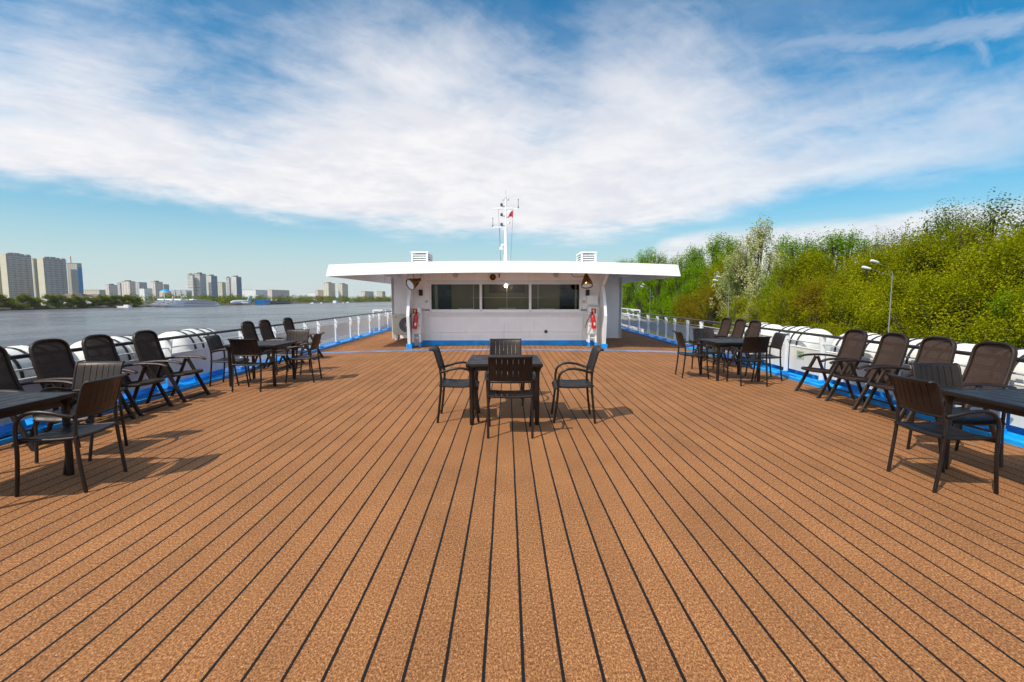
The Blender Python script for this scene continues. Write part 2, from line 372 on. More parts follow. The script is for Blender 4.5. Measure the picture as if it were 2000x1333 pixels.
    def build(s, name, m, parent=None, smooth=True, loc=None, angle=40):
        me = bpy.data.meshes.new(name); me.from_pydata(s.v, [], s.f)
        for x in (m if isinstance(m, (list, tuple)) else [m]): me.materials.append(x)
        if isinstance(m, (list, tuple)): me.polygons.foreach_set('material_index', s.mi)
        b = bmesh.new(); b.from_mesh(me); bmesh.ops.recalc_face_normals(b, faces=b.faces[:]); b.to_mesh(me); b.free()
        if smooth:
            me.shade_smooth()
            try: me.set_sharp_from_angle(angle=R(angle))
            except Exception: pass
        o = bpy.data.objects.new(name, me); col.objects.link(o)
        if parent is not None: o.parent = parent
        if loc is not None: o.location = loc
        return o
def spline(p, k):
    out = []
    for i in range(len(p) - 1):
        a, b, c, d = p[max(i - 1, 0)], p[i], p[i + 1], p[min(i + 2, len(p) - 1)]
        for j in range(k):
            t = j / k; out.append(.5 * ((2 * b) + (c - a) * t + (2 * a - 5 * b + 4 * c - d) * t * t + (3 * b - a - 3 * c + d) * t ** 3))
    return out + [p[-1]]
def box(name, m, c, d, parent=None, ch=0, rot=None): return MB().box(c, d, rot, ch).build(name, m, parent)
def thing(name, label, cat, loc=(0, 0, 0), rz=0, group=None):
    o = bpy.data.objects.new(name, None); col.objects.link(o); o.location = loc; o.rotation_euler = (0, 0, rz); o.empty_display_size = .2
    o['label'] = label; o['category'] = cat
    if group: o['group'] = group
    return o
def tag(o, label, cat, group=None):
    o['label'] = label; o['category'] = cat
    if group: o['group'] = group
    return o
KIDS = {}
def dup(root, loc, rz, label, group=None, scale=None):
    r = root.copy(); col.objects.link(r); r.location = loc; r.rotation_euler = (0, 0, rz); r['label'] = label
    if group: r['group'] = group
    if scale is not None: r.scale = scale
    for ch in KIDS[root.name]:
        c = ch.copy(); col.objects.link(c); c.parent = r
        for g in KIDS.get(ch.name, ()):
            d = g.copy(); col.objects.link(d); d.parent = c
    return r
def reg(root):
    KIDS[root.name] = list(root.children)
    for c in root.children:
        if c.children: KIDS[c.name] = list(c.children)
def structure(o): o['kind'] = 'structure'; return o
def dz(x): return -.0031 * x * x          # deck camber
def ex(y): return 5.42 + .0145 * y        # inner edge of the waterway

# ------------------------------------------------------------ deck, hull, water, banks
def build_ground():
    b = MB(); xs = [i * .25 for i in range(-28, 29)]; ys = [-8, 0, 5, 10, 15, 20, 25, 30, 36, 44]
    vs = [(x * (ex(y) / 7.0), y, dz(x * ex(y) / 7.0)) for y in ys for x in xs]; n = len(xs)
    b.add(vs, [(j * n + i, j * n + i + 1, (j + 1) * n + i + 1, (j + 1) * n + i) for j in range(len(ys) - 1) for i in range(n - 1)])
    structure(b.build('deck', M_deck))
    b = MB()                                     # thin worn blue line across the deck
    for i in range(44):
        x0, x1 = -5.5 + i * .25, -5.25 + i * .25
        b.add([(x0, 13.98, dz(x0) + .004), (x1, 13.98, dz(x1) + .004), (x1, 14.38, dz(x1) + .004), (x0, 14.38, dz(x0) + .004)], [(0, 1, 2, 3)])
    structure(b.build('deck_line', M_tape))
    for s in (-1, 1):                             # waterway kerb and gutter
        b = MB(); ys = [-8, 0, 6, 12, 18, 24, 30, 44]
        z0 = dz(5.5)
        prof = [(0, -.2), (0, .05), (.03, .062), (.05, .05), (.09, .02), (.34, .015), (.36, .03), (.40, .03), (.40, -.2)]
        vs = [(s * (ex(y) + p[0]), y, z0 + p[1]) for y in ys for p in prof]; n = len(prof)
        b.add(vs, [(j * n + i, j * n + i + 1, (j + 1) * n + i + 1, (j + 1) * n + i) for j in range(len(ys) - 1) for i in range(n - 1)])
        structure(b.build('waterway', M_blue, smooth=False))
        b = MB(); b.prism([(s * 5.82, -.32), (s * 7.3, -.32), (s * 7.3, -10.2), (s * 5.82, -10.2)], -9, 46, 'y')
        structure(b.build('side_deck', M_dblue, smooth=False))
    b = MB(); b.add([(-6000, -6000, -10.5), (6000, -6000, -10.5), (6000, 9000, -10.5), (-6000, 9000, -10.5)], [(0, 1, 2, 3)])
    structure(b.build('river', M_water))
    # near bank on the right: sloping quay and a wooded rise
    b = MB(); xs = [(13, -10.8), (15.5, -7.8), (22, -7.5), (31, -7.5), (45, -6.8), (90, -4), (400, -2), (3000, 0)]
    ys = [-400, 0, 60, 140, 260, 500, 1400, 3500]
    vs = [(x + (0 if y < 140 else (y - 140) * .02), y, z) for y in ys for x, z in xs]; n = len(xs)
    b.add(vs, [(j * n + i, j * n + i + 1, (j + 1) * n + i + 1, (j + 1) * n + i) for j in range(len(ys) - 1) for i in range(n - 1)])
    structure(b.build('near_bank', M_grass))
    shore = SHORE
    b = MB(); vs = []
    for x, y in shore:
        vs += [(x + 3, y - 2, -11), (x - 4, y + 3, -9.6), (x - 60, y + 30, -8.5), (x - 700, y + 500, -5), (x - 5000, y + 4000, 0)]
    n = 5
    b.add(vs, [(j * n + i, j * n + i + 1, (j + 1) * n + i + 1, (j + 1) * n + i) for j in range(len(shore) - 1) for i in range(n - 1)])
    structure(b.build('far_bank', M_bank))
SHORE = [(-520, -300), (-480, 300), (-475, 461), (-474, 576), (-440, 768), (-425, 1047), (-345, 1440), (-150, 2100), (60, 3000)]
build_ground()

# ------------------------------------------------------------ guard rails
def build_rail(s, posts, plates, panels, label):
    r = thing('guard_rail', label, 'railing', (s * 5.5, 10, dz(5.5)), 0, None)
    r.location = (0, 0, 0)
    X = lambda y: s * (ex(y) + .30)
    ys = [-3, 2, 6, 10, 14, 18, 22, 26, 31, 36]
    MB().tube([(X(y), y, .80) for y in ys], .027, 10).build('top_rail', M_rail, r)
    MB().tube([(X(y), y, .64) for y in ys], .012, 8).build('mid_rail', M_white if s < 0 else M_steel, r)
    for y in posts:                               # flat stanchions with a foot plate
        b = MB(); x = X(y)
        b.prism([(x - s * .075, .775), (x + s * .05, .775), (x + s * .04, .35), (x + s * .04, -.085), (x - s * .04, -.085), (x - s * .035, .45)], y - .011, y + .011, 'y')
        b.box((x - s * .0, y + .02, .40), (.03, .035, .74))
        p = b.build('post', M_white, r, smooth=False)
        box('foot', M_blue, (x - s * .05, y, -.055), (.16, .09, .06), p, .012)
    for (y0, y1) in plates:                       # solid white bulwark plates
        b = MB(); n = 3
        for k in range(n):
            a, c = y0 + (y1 - y0) * k / n, y0 + (y1 - y0) * (k + 1) / n
            b.prism([(X(a) + s * .035, a), (X(a) + s * .055, a), (X(c) + s * .055, c), (X(c) + s * .035, c)], .03, .50, 'z')
        b.tube([(X(y0) + s * .045, y0, .51), (X(y1) + s * .045, y1, .51)], .018, 8)
        b.build('bulwark_plate', M_white if s < 0 else M_cream, r, smooth=False)
    for (y0, y1) in panels:                       # laced canvas wind panels
        b = MB()
        def fn(u, v): y = y0 + (y1 - y0) * u; return ((X(y) + s * (.05 + .012 * math.sin(u * 9 + v * 5)), y, .12 + .46 * v), (s, 0, 0))
        b.sheet(fn, [i / 8 for i in range(9)], [0, .33, .66, 1], .006)
        b.build('wind_panel', M_canvas, r)
    return r
lp = [2.5, 4.0, 5.5, 7.0, 8.5, 10.9, 12.5, 14.5, 15.55, 17.2, 18.9, 20.0, 21.7, 23.4, 25.2, 27, 29, 31, 33]
rp = [2.4, 4.0, 5.6, 7.2, 9.0, 10.2, 11.4, 13.2, 14.9, 16.1, 17.4, 18.4, 19.5, 20.9, 22.5, 24.4, 26.3, 28.3, 30.3, 32.3]
pairs = lambda L, a, b: [(L[i] + .06, L[i + 1] - .06) for i in range(len(L) - 1) if a <= L[i] < b]
build_rail(-1, lp, pairs(lp, 2, 9.5), pairs(lp, 12, 33), 'white railing with dark handrail and grey wind panels along the river side deck edge')
build_rail(1, rp, pairs(rp, 2, 13), pairs(rp, 13, 33), 'white railing with dark handrail and cream plates along the wooded bank side')

# notices fixed on the right-hand plates
for (y, z, m_, h, lb) in ((9.75, .36, M_noteg, .16, 'small green notice on the cream plate behind the right far chairs'), (8.3, .34, M_noteg, .2, 'green notice on the cream plate behind the leftmost right recliner'), (5.06, .39, M_note, .2, 'upper yellow notice on the bulwark plate beside the right near table'), (5.04, .10, M_note, .2, 'lower yellow notice on the bulwark plate beside the right near table')):
    b = MB(); x = ex(y) + .30 + .031; b.box((x, y, z), (.006, .26, h))
    o = b.build('notice', m_, smooth=False); tag(o, lb, 'notice', 'notices on the railing plates')
    k = MB()
    for i in range(4): k.box((x - .0045, y + .02 * (i % 2), z + h * (.3 - .2 * i)), (.002, .17 - .03 * (i % 2), .012))
    k.build('print', M_ink, o, smooth=False)

# ------------------------------------------------------------ life rafts
def make_raft():
    r = thing('life_raft', '', 'life raft', (0, 0, 0), 0, 'life raft canisters outside the railings')
    L, q = 1.26, .37
    prof = [(0, -L / 2)] + [(q * math.sin(a) ** .8, -L / 2 + .16 * (1 - math.cos(a))) for a in [R(15 * i) for i in range(1, 7)]]
    prof += [(q, -.05), (q + .018, -.045), (q + .018, .045), (q, .05)]
    prof += [(p[0], -p[1]) for p in prof[6::-1]]
    MB().lathe(prof, (0, 0, 0), (0, 1, 0), 32).build('canister', M_shell, r)
    for y in (-.36, -.14, .14, .36):
        MB().lathe([(q + .004, y - .022), (q + .011, y - .02), (q + .011, y + .02), (q + .004, y + .022)], (0, 0, 0), (0, 1, 0), 32).build('strap', M_strap, r)
    b = MB()
    for y in (-.4, .4):
        b.prism([(-.42, -.78), (.42, -.78), (.42, -.70), (.30, -.30), (.34, -.10), (.26, -.12), (.18, -.34), (-.18, -.34), (-.26, -.12), (-.34, -.10), (-.30, -.30), (-.42, -.70)], y - .03, y + .03, 'y')
    b.box((.0, 0, -.72), (.7, .9, .06))
    b.build('cradle', M_blue, r, smooth=False)
    reg(r); return r
raft = make_raft()
rz_ = .50
RAFTS = [(-6.28, 5.0, 'first white raft canister at the lower left edge of the photo'), (-6.28, 6.35, 'white raft canister behind the second recliner on the left'), (-6.28, 7.85, 'white raft canister behind the third and fourth left recliners'), (-6.28, 9.75, 'white raft canister behind the left railing, farthest of that row'),
         (6.35, 12.1, 'white raft canister beyond the right far table, farthest of that row'), (6.35, 10.45, 'white raft canister between the far and near right recliners'), (6.35, 8.5, 'white raft canister behind the first two right recliners'), (6.35, 7.1, 'cream raft canister behind the third right recliner'), (6.35, 5.6, 'cream raft canister at the right edge of the photo')]
for i, (x, y, lb) in enumerate(RAFTS):
    sc_ = (1, 1.12, 1) if y > 9 else (1, .98, 1)
    if i == 0: raft.location = (x, y, rz_); raft['label'] = lb
    else: dup(raft, (x, y, rz_), 0, lb, scale=sc_)

# ------------------------------------------------------------ tables and chairs
def make_table():
    t = thing('table', '', 'table', (0, 0, 0), 0, 'square dark tables on the deck')
    b = MB(); n = 7; W, D = .90, .93
    us = []; e = .006
    for k in range(n):
        y0 = -D / 2 + .035 + (D - .07) * k / n; y1 = -D / 2 + .035 + (D - .07) * (k + 1) / n
        b.box((0, (y0 + y1) / 2, .722), (W - .07, y1 - y0 - .007, .02), None, .003)
    b.box((0, 0, .706), (W - .06, D - .06, .010))
    for sx in (-1, 1): b.box((sx * (W / 2 - .019), 0, .715), (.038, D, .042), None, .012)
    for sy in (-1, 1): b.box((0, sy * (D / 2 - .019), .715), (W - .078, .037, .041), None, .012)
    b.build('tabletop', M_plastic, t)
    for sx in (-1, 1):
        for sy in (-1, 1):
            x, y = sx * .385, sy * .40
            k = MB(); k.lathe([(.024, 0), (.026, .01), (.027, .05), (.029, .60), (.033, .645), (.050, .672), (.062, .701)], (x, y, 0), (0, 0, 1), 14)
            k.build('leg', M_plastic, t)
    b = MB()
    for sx in (-1, 1): b.box((sx * .385, 0, .672), (.022, .72, .05))
    for sy in (-1, 1): b.box((0, sy * .40, .672), (.69, .022, .05))
    b.build('apron', M_plastic, t, smooth=False)
    reg(t); return t
def make_chair():
    c = thing('armchair', '', 'chair', (0, 0, 0), 0, 'dark slatted armchairs around the tables')
    w = .222
    def prof_fn(P):
        P = [Vector((0, a, b)) for a, b in P]; S = spline(P, 4)
        return S
    S = prof_fn([(-.205, .605), (-.222, .67), (-.245, .75), (-.268, .83), (-.285, .868), (-.312, .885), (-.335, .878)])
    def fn(u, v):
        i = int(round(v)); p = S[i]; a = S[max(i - 1, 0)]; d = S[min(i + 1, len(S) - 1)]; tg = (d - a).normalized(); nr = Vector((0, tg.z, -tg.y))
        k = (u / w); ww = 1 if i < len(S) - 6 else 1 - .06 * ((i - (len(S) - 6)) / 5) ** 2
        return (Vector((u * ww, p.y - .030 * (1 - k * k) + .0, p.z)), nr)
    us = [-w, -w + .02]; edges = []
    n = 7; sl = .0065; inner = 2 * w - .04; pw = (inner - (n - 1) * sl) / n; x = -w + .02
    for k in range(n):
        x += pw; us.append(x); edges.append(len(us) - 1)
        if k < n - 1: x += sl; us.append(x)
    us.append(w)
    slots = set(edges[:-1])
    b = MB(); b.sheet(fn, us, list(range(len(S))), .013, lambda i, j: i in slots and 4 <= j < 15)
    for sx in (-1, 1): b.tube([fn(sx * w, j)[0] for j in range(0, len(S), 2)], .0125, 8)
    b.tube([fn(u, 0)[0] for u in us], .0125, 8)
    b.build('backrest', M_plastic, c, angle=50)
    S2 = prof_fn([(-.218, .452), (-.10, .440), (.05, .436), (.15, .442), (.205, .436), (.232, .412), (.236, .398)])
    def fs(u, v):
        i = int(round(v)); p = S2[i]; a = S2[max(i - 1, 0)]; d = S2[min(i + 1, len(S2) - 1)]; tg = (d - a).normalized()
        k = u / .235; return (Vector((u, p.y, p.z - .012 * (1 - k * k))), Vector((0, -tg.z, tg.y)))
    us2 = [u * .235 / w for u in us]
    b = MB(); b.sheet(fs, us2, list(range(len(S2))), .015, lambda i, j: i in slots and 3 <= j < 15)
    for sx in (-1, 1): b.tube([fs(sx * .235, j)[0] for j in range(0, len(S2), 2)], .013, 8)
    b.tube([fs(u, 0)[0] for u in us2], .013, 8)
    b.build('seat', M_plastic, c, angle=50)
    for sx in (-1, 1):
        MB().tube([(sx * .238, .245, 0), (sx * .246, .222, .16), (sx * .255, .203, .32), (sx * .260, .198, .43)], .0145, 10, smooth_=3).build('leg', M_tubing, c)
        MB().tube([(sx * .260, .198, .43), (sx * .263, .196, .52), (sx * .266, .178, .595), (sx * .268, .125, .645), (sx * .268, .04, .665), (sx * .266, -.06, .655), (sx * .258, -.14, .632), (sx * .238, -.20, .615)], .0150, 10, smooth_=4, flat=1.0).build('armrest', M_tubing, c)
        MB().tube([(sx * .236, -.25, 0), (sx * .238, -.228, .18), (sx * .236, -.210, .36), (sx * .234, -.203, .47), (sx * .229, -.205, .58), (sx * .226, -.214, .64)], .0145, 10, smooth_=3).build('leg', M_tubing, c)
    reg(c); return c
tbl = make_table(); chr_ = make_chair()
used = {'t': 0, 'c': 0, 'r': 0}
def place(kind, proto, x, y, face, label):
    loc = (x, y, dz(x)); rz = R(face)
    if not used[kind]: proto.location = loc; proto.rotation_euler = (0, 0, rz); proto['label'] = label; used[kind] = 1; return proto
    return dup(proto, loc, rz, label)
FY, FX, BY, BX = 0, -90, 180, 90         # facing +Y, +X, -Y, -X
for x, y, rz, lb in ((-.03, 6.12, 0, 'square dark table alone in the middle of the deck'), (-4.22, 3.84, 90, 'square dark table cut by the left edge of the photo'), (4.38, 3.93, 90, 'square dark table cut by the right edge of the photo'), (-4.5, 9.05, 0, 'square dark table in the far left group by the railing'), (4.32, 9.45, 0, 'square dark table in the far right group by the railing')):
    place('t', tbl, x, y, rz, lb)
for x, y, rz, lb in (
    (-.595, 6.07, FX + 2, 'dark armchair left of the middle table, facing right'), (.815, 6.02, BX - 2, 'dark armchair right of the middle table, arms toward it'),
    (.035, 5.40, FY, 'dark armchair nearest the camera at the middle table, back to us'), (-.02, 6.98, BY, 'dark armchair on the far side of the middle table, before the deckhouse'),
    (-3.60, 4.01, BX + 6, 'dark armchair in the left foreground with its back to the deck middle'), (-4.22, 4.83, BY + 3, 'armchair with sunlit grey back behind the left foreground table'),
    (3.63, 3.97, FX, 'dark armchair in the right foreground with shaded slatted back'), (4.34, 4.63, BY - 4, 'armchair facing us behind the right foreground table'),
    (-4.31, 8.34, FY - 2, 'near armchair of the far left table, back to the camera'), (-3.78, 9.10, BX + 5, 'right armchair of the far left table, turned to the river'),
    (-5.08, 9.0, FX + 4, 'left armchair of the far left table, against the railing'), (-4.42, 10.15, BY, 'armchair with sunlit back on the far side of the far left table'),
    (4.34, 8.76, FY + 3, 'near armchair of the far right table, back to the camera'), (3.62, 9.50, FX - 4, 'left armchair of the far right table, turned to the trees'),
    (5.0, 9.45, BX - 6, 'right armchair of the far right table, against the railing'), (4.28, 10.35, BY + 2, 'armchair facing us on the far side of the far right table')):
    place('c', chr_, x, y, rz, lb)

def make_recliner():
    c = thing('recliner', '', 'deck chair', (0, 0, 0), 0, 'high backed mesh recliners along the railings')
    # local: front is +Y, rear feet near y = 0
    w = .265
    A, B = Vector((0, .08, .36)), Vector((0, -.17, 1.09))
    ax = (B - A); Ln = ax.length; ax.normalize(); nr = Vector((0, ax.z, -ax.y))
    def outline(inset, m=16):
        pts = []; ww = w - inset
        for t_ in (0.0, .2, .4, .6, .78): pts.append((-ww * (1 - .06 * t_), t_ * Ln + inset * (t_ == 0)))
        for k in range(1, m):
            a = math.pi * (1 - k / m); pts.append((ww * .95 * (abs(math.cos(a)) ** .7) * (1 if math.cos(a) > 0 else -1), (.80 * Ln) + (.20 * Ln - inset) * math.sin(a) ** .75))
        for t_ in (.78, .6, .4, .2, 0.0): pts.append((ww * (1 - .06 * t_), t_ * Ln + inset * (t_ == 0)))
        return pts
    def P(u, v): return A + ax * v + Vector((u, 0, 0)) - nr * (.035 * math.sin(math.pi * min(1, v / Ln * 1.05)))
    o = [P(*p) for p in outline(.02)]
    b = MB(); b.tube(o + [o[0]], .021, 8, flat=1.35); b.build('back_frame', M_recl, c)
    ins = outline(.03); b = MB(); vs = []; n = len(ins); half = n // 2
    for i in range(half + 1):
        l, r_ = ins[i], ins[n - 1 - i]
        for k in range(5): f = k / 4; vs.append(P(l[0] + (r_[0] - l[0]) * f, l[1]) - nr * .012 * math.sin(math.pi * f))
    b.add(vs, [(i * 5 + k, i * 5 + k + 1, i * 5 + k + 6, i * 5 + k + 5) for i in range(half) for k in range(4)])
    b.build('back_mesh', M_mesh, c)
    b = MB()
    for t_ in (.30, .62): b.tube([P(-w * .93, t_ * Ln) - nr * .02, P(0, t_ * Ln) - nr * .035, P(w * .93, t_ * Ln) - nr * .02], .011, 6)
    b.build('back_brace', M_recl, c)
    s = [(-w, .09), (-w, .45), (-w * .9, .56), (-w * .55, .615), (w * .55, .615), (w * .9, .56), (w, .45), (w, .09)]
    zf = lambda y: .375 + .06 * max(0, (y - .08)) / .5 - .10 * max(0, y - .54)
    b = MB(); pts = [Vector((x * .95, y, zf(y))) for x, y in s]; b.tube(pts + [pts[0]], .021, 8); b.build('seat_frame', M_recl, c)
    b = MB(); rows = [.09, .2, .32, .45, .56, .60]; wid = [.95, .95, .95, .95, .86, .66]
    b.add([(w * wd * f * .98, y, zf(y) - .02 * (1 - f * f) * (1 if y < .55 else .3)) for y, wd in zip(rows, wid) for f in (-1, -.5, 0, .5, 1)], [(i * 5 + k, i * 5 + k + 1, i * 5 + k + 6, i * 5 + k + 5) for i in range(5) for k in range(4)])
    b.build('seat_mesh', M_mesh, c)
    for sx in (-1, 1):
        x = sx * .295
        b = MB(); b.tube([(x, -.10, .600), (x, .05, .628), (x, .25, .645), (x, .45, .640), (x, .55, .618), (x, .58, .600)], .030, 8, smooth_=3, flat=.62); b.build('armrest', M_recl, c)
        b = MB(); b.tube([(x, .62, .0), (x, .55, .12), (x, .30, .615)], .022, 8, flat=1.4); b.build('leg', M_recl, c)
        b = MB(); b.tube([(x * .93, .02, .0), (x * .93, .08, .13), (x * .93, .28, .615)], .022, 8, flat=1.4); b.build('leg', M_recl, c)
    b = MB(); b.tube([(-.29, .585, .07), (-.15, .55, .055), (.15, .55, .055), (.29, .585, .07)], .015, 8, smooth_=3); b.build('stretcher', M_recl, c); MB().tube([(-.27, .05, .09), (.27, .05, .09)], .013, 8).build('stretcher', M_recl, c)
    reg(c); return c
rec = make_recliner()
for x, y, rz, lb in (
    (5.50, 7.87, BX, 'mesh recliner, leftmost of the four along the right railing'), (5.50, 7.07, BX, 'second mesh recliner from the left along the right railing'),
    (5.50, 6.34, BX + 2, 'third mesh recliner from the left along the right railing'), (5.50, 5.60, BX + 1, 'mesh recliner behind the right near table, rightmost of its row'),
    (-5.48, 7.68, FX, 'mesh recliner, rightmost of the four along the left railing'), (-5.49, 6.80, FX, 'third mesh recliner from the left edge along the left railing'),
    (-5.49, 6.08, FX - 2, 'second mesh recliner from the left edge, behind the pale backed armchair'), (-5.48, 5.30, FX, 'mesh recliner at the left edge of the photo beside the raft'),
    (-5.50, 10.75, FX, 'far left recliner behind the table, nearest the camera of its three'), (-5.50, 11.5, FX, 'middle of the three far left recliners'), (-5.50, 12.72, FX, 'farthest left recliner, apart from its two neighbours'),
    (5.52, 12.6, BX, 'leftmost of the three far right recliners'), (5.52, 11.85, BX, 'middle of the three far right recliners'), (5.52, 11.15, BX, 'rightmost of the three far right recliners')):
    place('r', rec, x, y, rz, lb)
# ------------------------------------------------------------ deckhouse
def build_house():
    h = thing('deckhouse', 'white deckhouse with a wide flat roof and a long three pane window', 'deckhouse', (0, 0, 0))
    cz = lambda x: -.0042 * x * x
    xa, xb, za, zb, Y = -2.40, 2.31, 1.05, 1.925, 15.7
    b = MB()
    b.box((0, Y + .05, (za + .02) / 2), (5.80, .1, za + .02 + .12)); b.box((0, Y + .05, (zb + 2.46) / 2), (5.80, .1, 2.46 - zb))
    b.box(((-2.9 + xa) / 2, Y + .05, (za + zb) / 2 + .02), (xa + 2.9, .1, zb - za - .04)); b.box(((2.9 + xb) / 2, Y + .05, (za + zb) / 2 + .02), (2.9 - xb, .1, zb - za - .04))
    for x in (-2.62, 2.6): b.box((x, Y - .004, 1.2), (.03, .01, 2.3))
    b.box((0, Y - .004, .30), (5.7, .01, .02)); b.box((0, Y - .004, 2.30), (5.7, .012, .03))
    for x in (-.98, -.55, .9, 1.35, -1.9): b.box((x, Y - .06, 2.33), (.03, .12, .22))
    b.build('front_wall', M_wall, h, smooth=False)
    b = MB()
    for s in (-1, 1):
        b.box((s * 2.95, 17.3, 1.13), (.1, 3.2, 2.6)); b.box((s * 3.70, 18.95, 1.12), (1.4, .1, 2.55)); b.box((s * 4.36, 24.4, 1.11), (.1, 11.0, 2.5))
    b.box((0, 29.85, 1.15), (8.6, .1, 2.5))
    b.build('side_wall', M_wall, h, smooth=False)
    b = MB(); b.box((0, 17.6, .02), (5.76, 3.6, .04)); b.box((0, 19.3, 1.2), (5.7, .06, 2.3)); b.build('interior', M_inside, h, smooth=False)
    # blue skirting
    b = MB(); b.box((0, Y - .012, .055), (5.62, .024, .17))
    b.build('skirting', M_dblue if 0 else M_blue, h, smooth=False)
    # window frame with a flange of studs, mullions
    b = MB(); f = .055
    for z in (za - f / 2, zb + f / 2): b.box(((xa + xb) / 2, Y - .018, z), (xb - xa + 2 * f, .05, f))
    for x in (xa - f / 2, xb + f / 2): b.box((x, Y - .018, (za + zb) / 2), (f, .05, zb - za))
    w3 = (xb - xa) / 3
    for k in (1, 2): b.box((xa + w3 * k, Y - .012, (za + zb) / 2), (.075, .06, zb - za))
    for k in range(24):
        for z in (za - f - .055, zb + f + .04): b.box((xa + (xb - xa) * (k + .5) / 24, Y - .006, z), (.018, .014, .018))
    b.box(((xa + xb) / 2, Y - .004, za - f - .06), (xb - xa + .25, .008, .09)); b.box(((xa + xb) / 2, Y - .004, zb + f + .04), (xb - xa + .25, .008, .07))
    b.build('window_frame', M_white, h, smooth=False)
    for k in range(3):
        x0, x1 = xa + w3 * k + .03, xa + w3 * (k + 1) - .03
        p = box('window_pane', M_glass, ((x0 + x1) / 2, Y + .03, (za + zb) / 2), (x1 - x0, .008, zb - za - .004), h)
    # blinds and objects seen through the glass
    b = MB(); b.box((-1.28, Y + .22, 1.45), (1.0, .02, 1.1)); b.box((0, Y + .26, 1.45), (1.46, .02, 1.1)); b.box((1.24, Y + .22, 1.45), (.92, .02, 1.1)); b.build('blind', M_blind, h, smooth=False)
    b = MB(); b.box((0.0, Y + .235, 1.80), (1.15, .015, .28)); b.build('blind_valance', M_blindd, h, smooth=False)
    b = MB()
    for x in (-1.07, .0, 1.0): b.box((x, Y + .14, 1.48), (.022, .03, .9))
    b.box((-.0, Y + .14, 1.50), (2.3, .014, .012)); b.box((0, Y + .15, 1.16), (.6, .05, .03)); b.box((-1.3, Y + .15, 1.14), (.5, .05, .05)); b.box((1.3, Y + .15, 1.14), (.5, .05, .05))
    b.build('sash_bar', M_steel, h, smooth=False)
    b = MB(); b.box((-2.0, Y + 1.6, 1.68), (.28, .03, .22)); b.box((1.98, Y + 1.6, 1.68), (.28, .03, .2)); b.build('far_window', mat('seen_greenery', (.20, .26, .10), .7, var=.4, vscale=9), h, smooth=False)
    b = MB(); b.box((-2.27, Y + .2, 1.45), (.10, .03, 1.0)); b.box((2.22, Y + .2, 1.45), (.06, .03, 1.0)); b.build('curtain', mat('curtain_green', (.30, .36, .27), .8, var=.2), h)
    MB().lathe([(0, -.045), (.035, -.03), (.048, 0), (.035, .03), (0, .045)], (-.03, Y - .02, 1.875), (0, 1, 0), 16).build('window_glint', M_glint, h)  # small glowing bead added in place of a sun glint at the window
    # roof: thin cambered slab with deep fascias
    b = MB(); xs = [-5.19 + 10.21 / 26 * i for i in range(27)]
    def slab(x0, x1, y0, y1, zt, zb_):
        v = []; X = [x0 + (x1 - x0) * i / 26 for i in range(27)]
        for x in X: v += [(x, y0, zt + cz(x)), (x, y0, zb_ + cz(x)), (x, y1, zb_ + cz(x)), (x, y1, zt + cz(x))]
        b.add(v, [(i * 4 + k, i * 4 + (k + 1) % 4, i * 4 + 4 + (k + 1) % 4, i * 4 + 4 + k) for i in range(26) for k in range(4)] + [(0, 1, 2, 3), (107, 106, 105, 104)])
    slab(-5.14, 4.98, 14.33, 30.5, 2.535, 2.46)
    b.build('roof', M_roofw, h, angle=30)
    b = MB(); v = []
    for x in xs: v += [(x * .988, 14.33, 2.56 + cz(x)), (x, 14.25, 2.225 + cz(x)), (x, 14.31, 2.225 + cz(x)), (x * .988, 14.37, 2.56 + cz(x))]
    b.add(v, [(i * 4 + k, i * 4 + (k + 1) % 4, i * 4 + 4 + (k + 1) % 4, i * 4 + 4 + k) for i in range(26) for k in range(4)] + [(0, 1, 2, 3), (107, 106, 105, 104)])
    for s in (-1, 1): e_ = 5.19 if s < 0 else 5.02; b.prism([(s * e_, 2.225 + cz(e_)), (s * (e_ - .055), 2.225 + cz(e_)), (s * (e_ - .11), 2.555 + cz(e_)), (s * (e_ - .065), 2.555 + cz(e_))], 14.385, 30.4, 'y')
    b.build('fascia', M_roofw, h, smooth=True, angle=30)
    b = MB()
    for y in (16.9, 19.4, 22, 25): b.box((0, y, 2.37), (9.6, .05, .12))
    for x in (-4.1, -3.1, 3.1, 4.1): b.box((x, 19.6, 2.36 + cz(x)), (.05, 10.2, .10))
    b.build('soffit_beam', M_wall, h, smooth=False)
    for s in (-1, 1):                              # knee plates at the corners
        b = MB(); x = s * 2.95
        pr = [(14.82, -.06), (14.66, .95), (14.80, 1.35), (15.12, 1.86), (14.36, 2.26), (14.36, 2.42), (15.74, 2.42), (15.74, -.06)]
        b.prism(pr, x - .012, x + .012, 'x')
        fl = [Vector((x, y, z)) for y, z in pr[:5]]
        for p, q in zip(fl, fl[1:]):
            m_ = (p + q) / 2; L = (q - p).length; an = math.atan2(q.z - p.z, -(q.y - p.y))
            b.box(m_, (.085, L + .012, .016), Matrix.Rotation(-an, 3, 'X') if 1 else None)
        p = b.build('knee_plate', M_white, h, smooth=False)
        box('blue_foot', M_blue, (x, 14.80, .03), (.17, .09, .16), p)
    # fittings on the wall
    for x in (-1.62, 1.56):
        MB().lathe([(0, -.05), (.06, -.05), (.085, -.03), (.085, 0), (.06, .02), (0, .02)], (x, Y - .02, 2.22), (0, -1, 0), 18).build('round_lamp', M_steel, h)
    MB().lathe([(0, 0), (.05, 0), (.095, .13), (.10, .16), (.085, .16), (.04, .05), (0, .05)], (-.44, Y - .02, 2.16), (0, -1, -.1), 18).build('horn_speaker', M_brass, h)
    box('red_alarm', M_red, (-.24, Y - .02, 2.20), (.04, .04, .13), h, .006)
    for x in (-2.72, 2.56):
        b = MB(); b.box((x, Y - .06, 1.66), (.11, .12, .19), None, .015); b.build('camera_box', M_black, h)
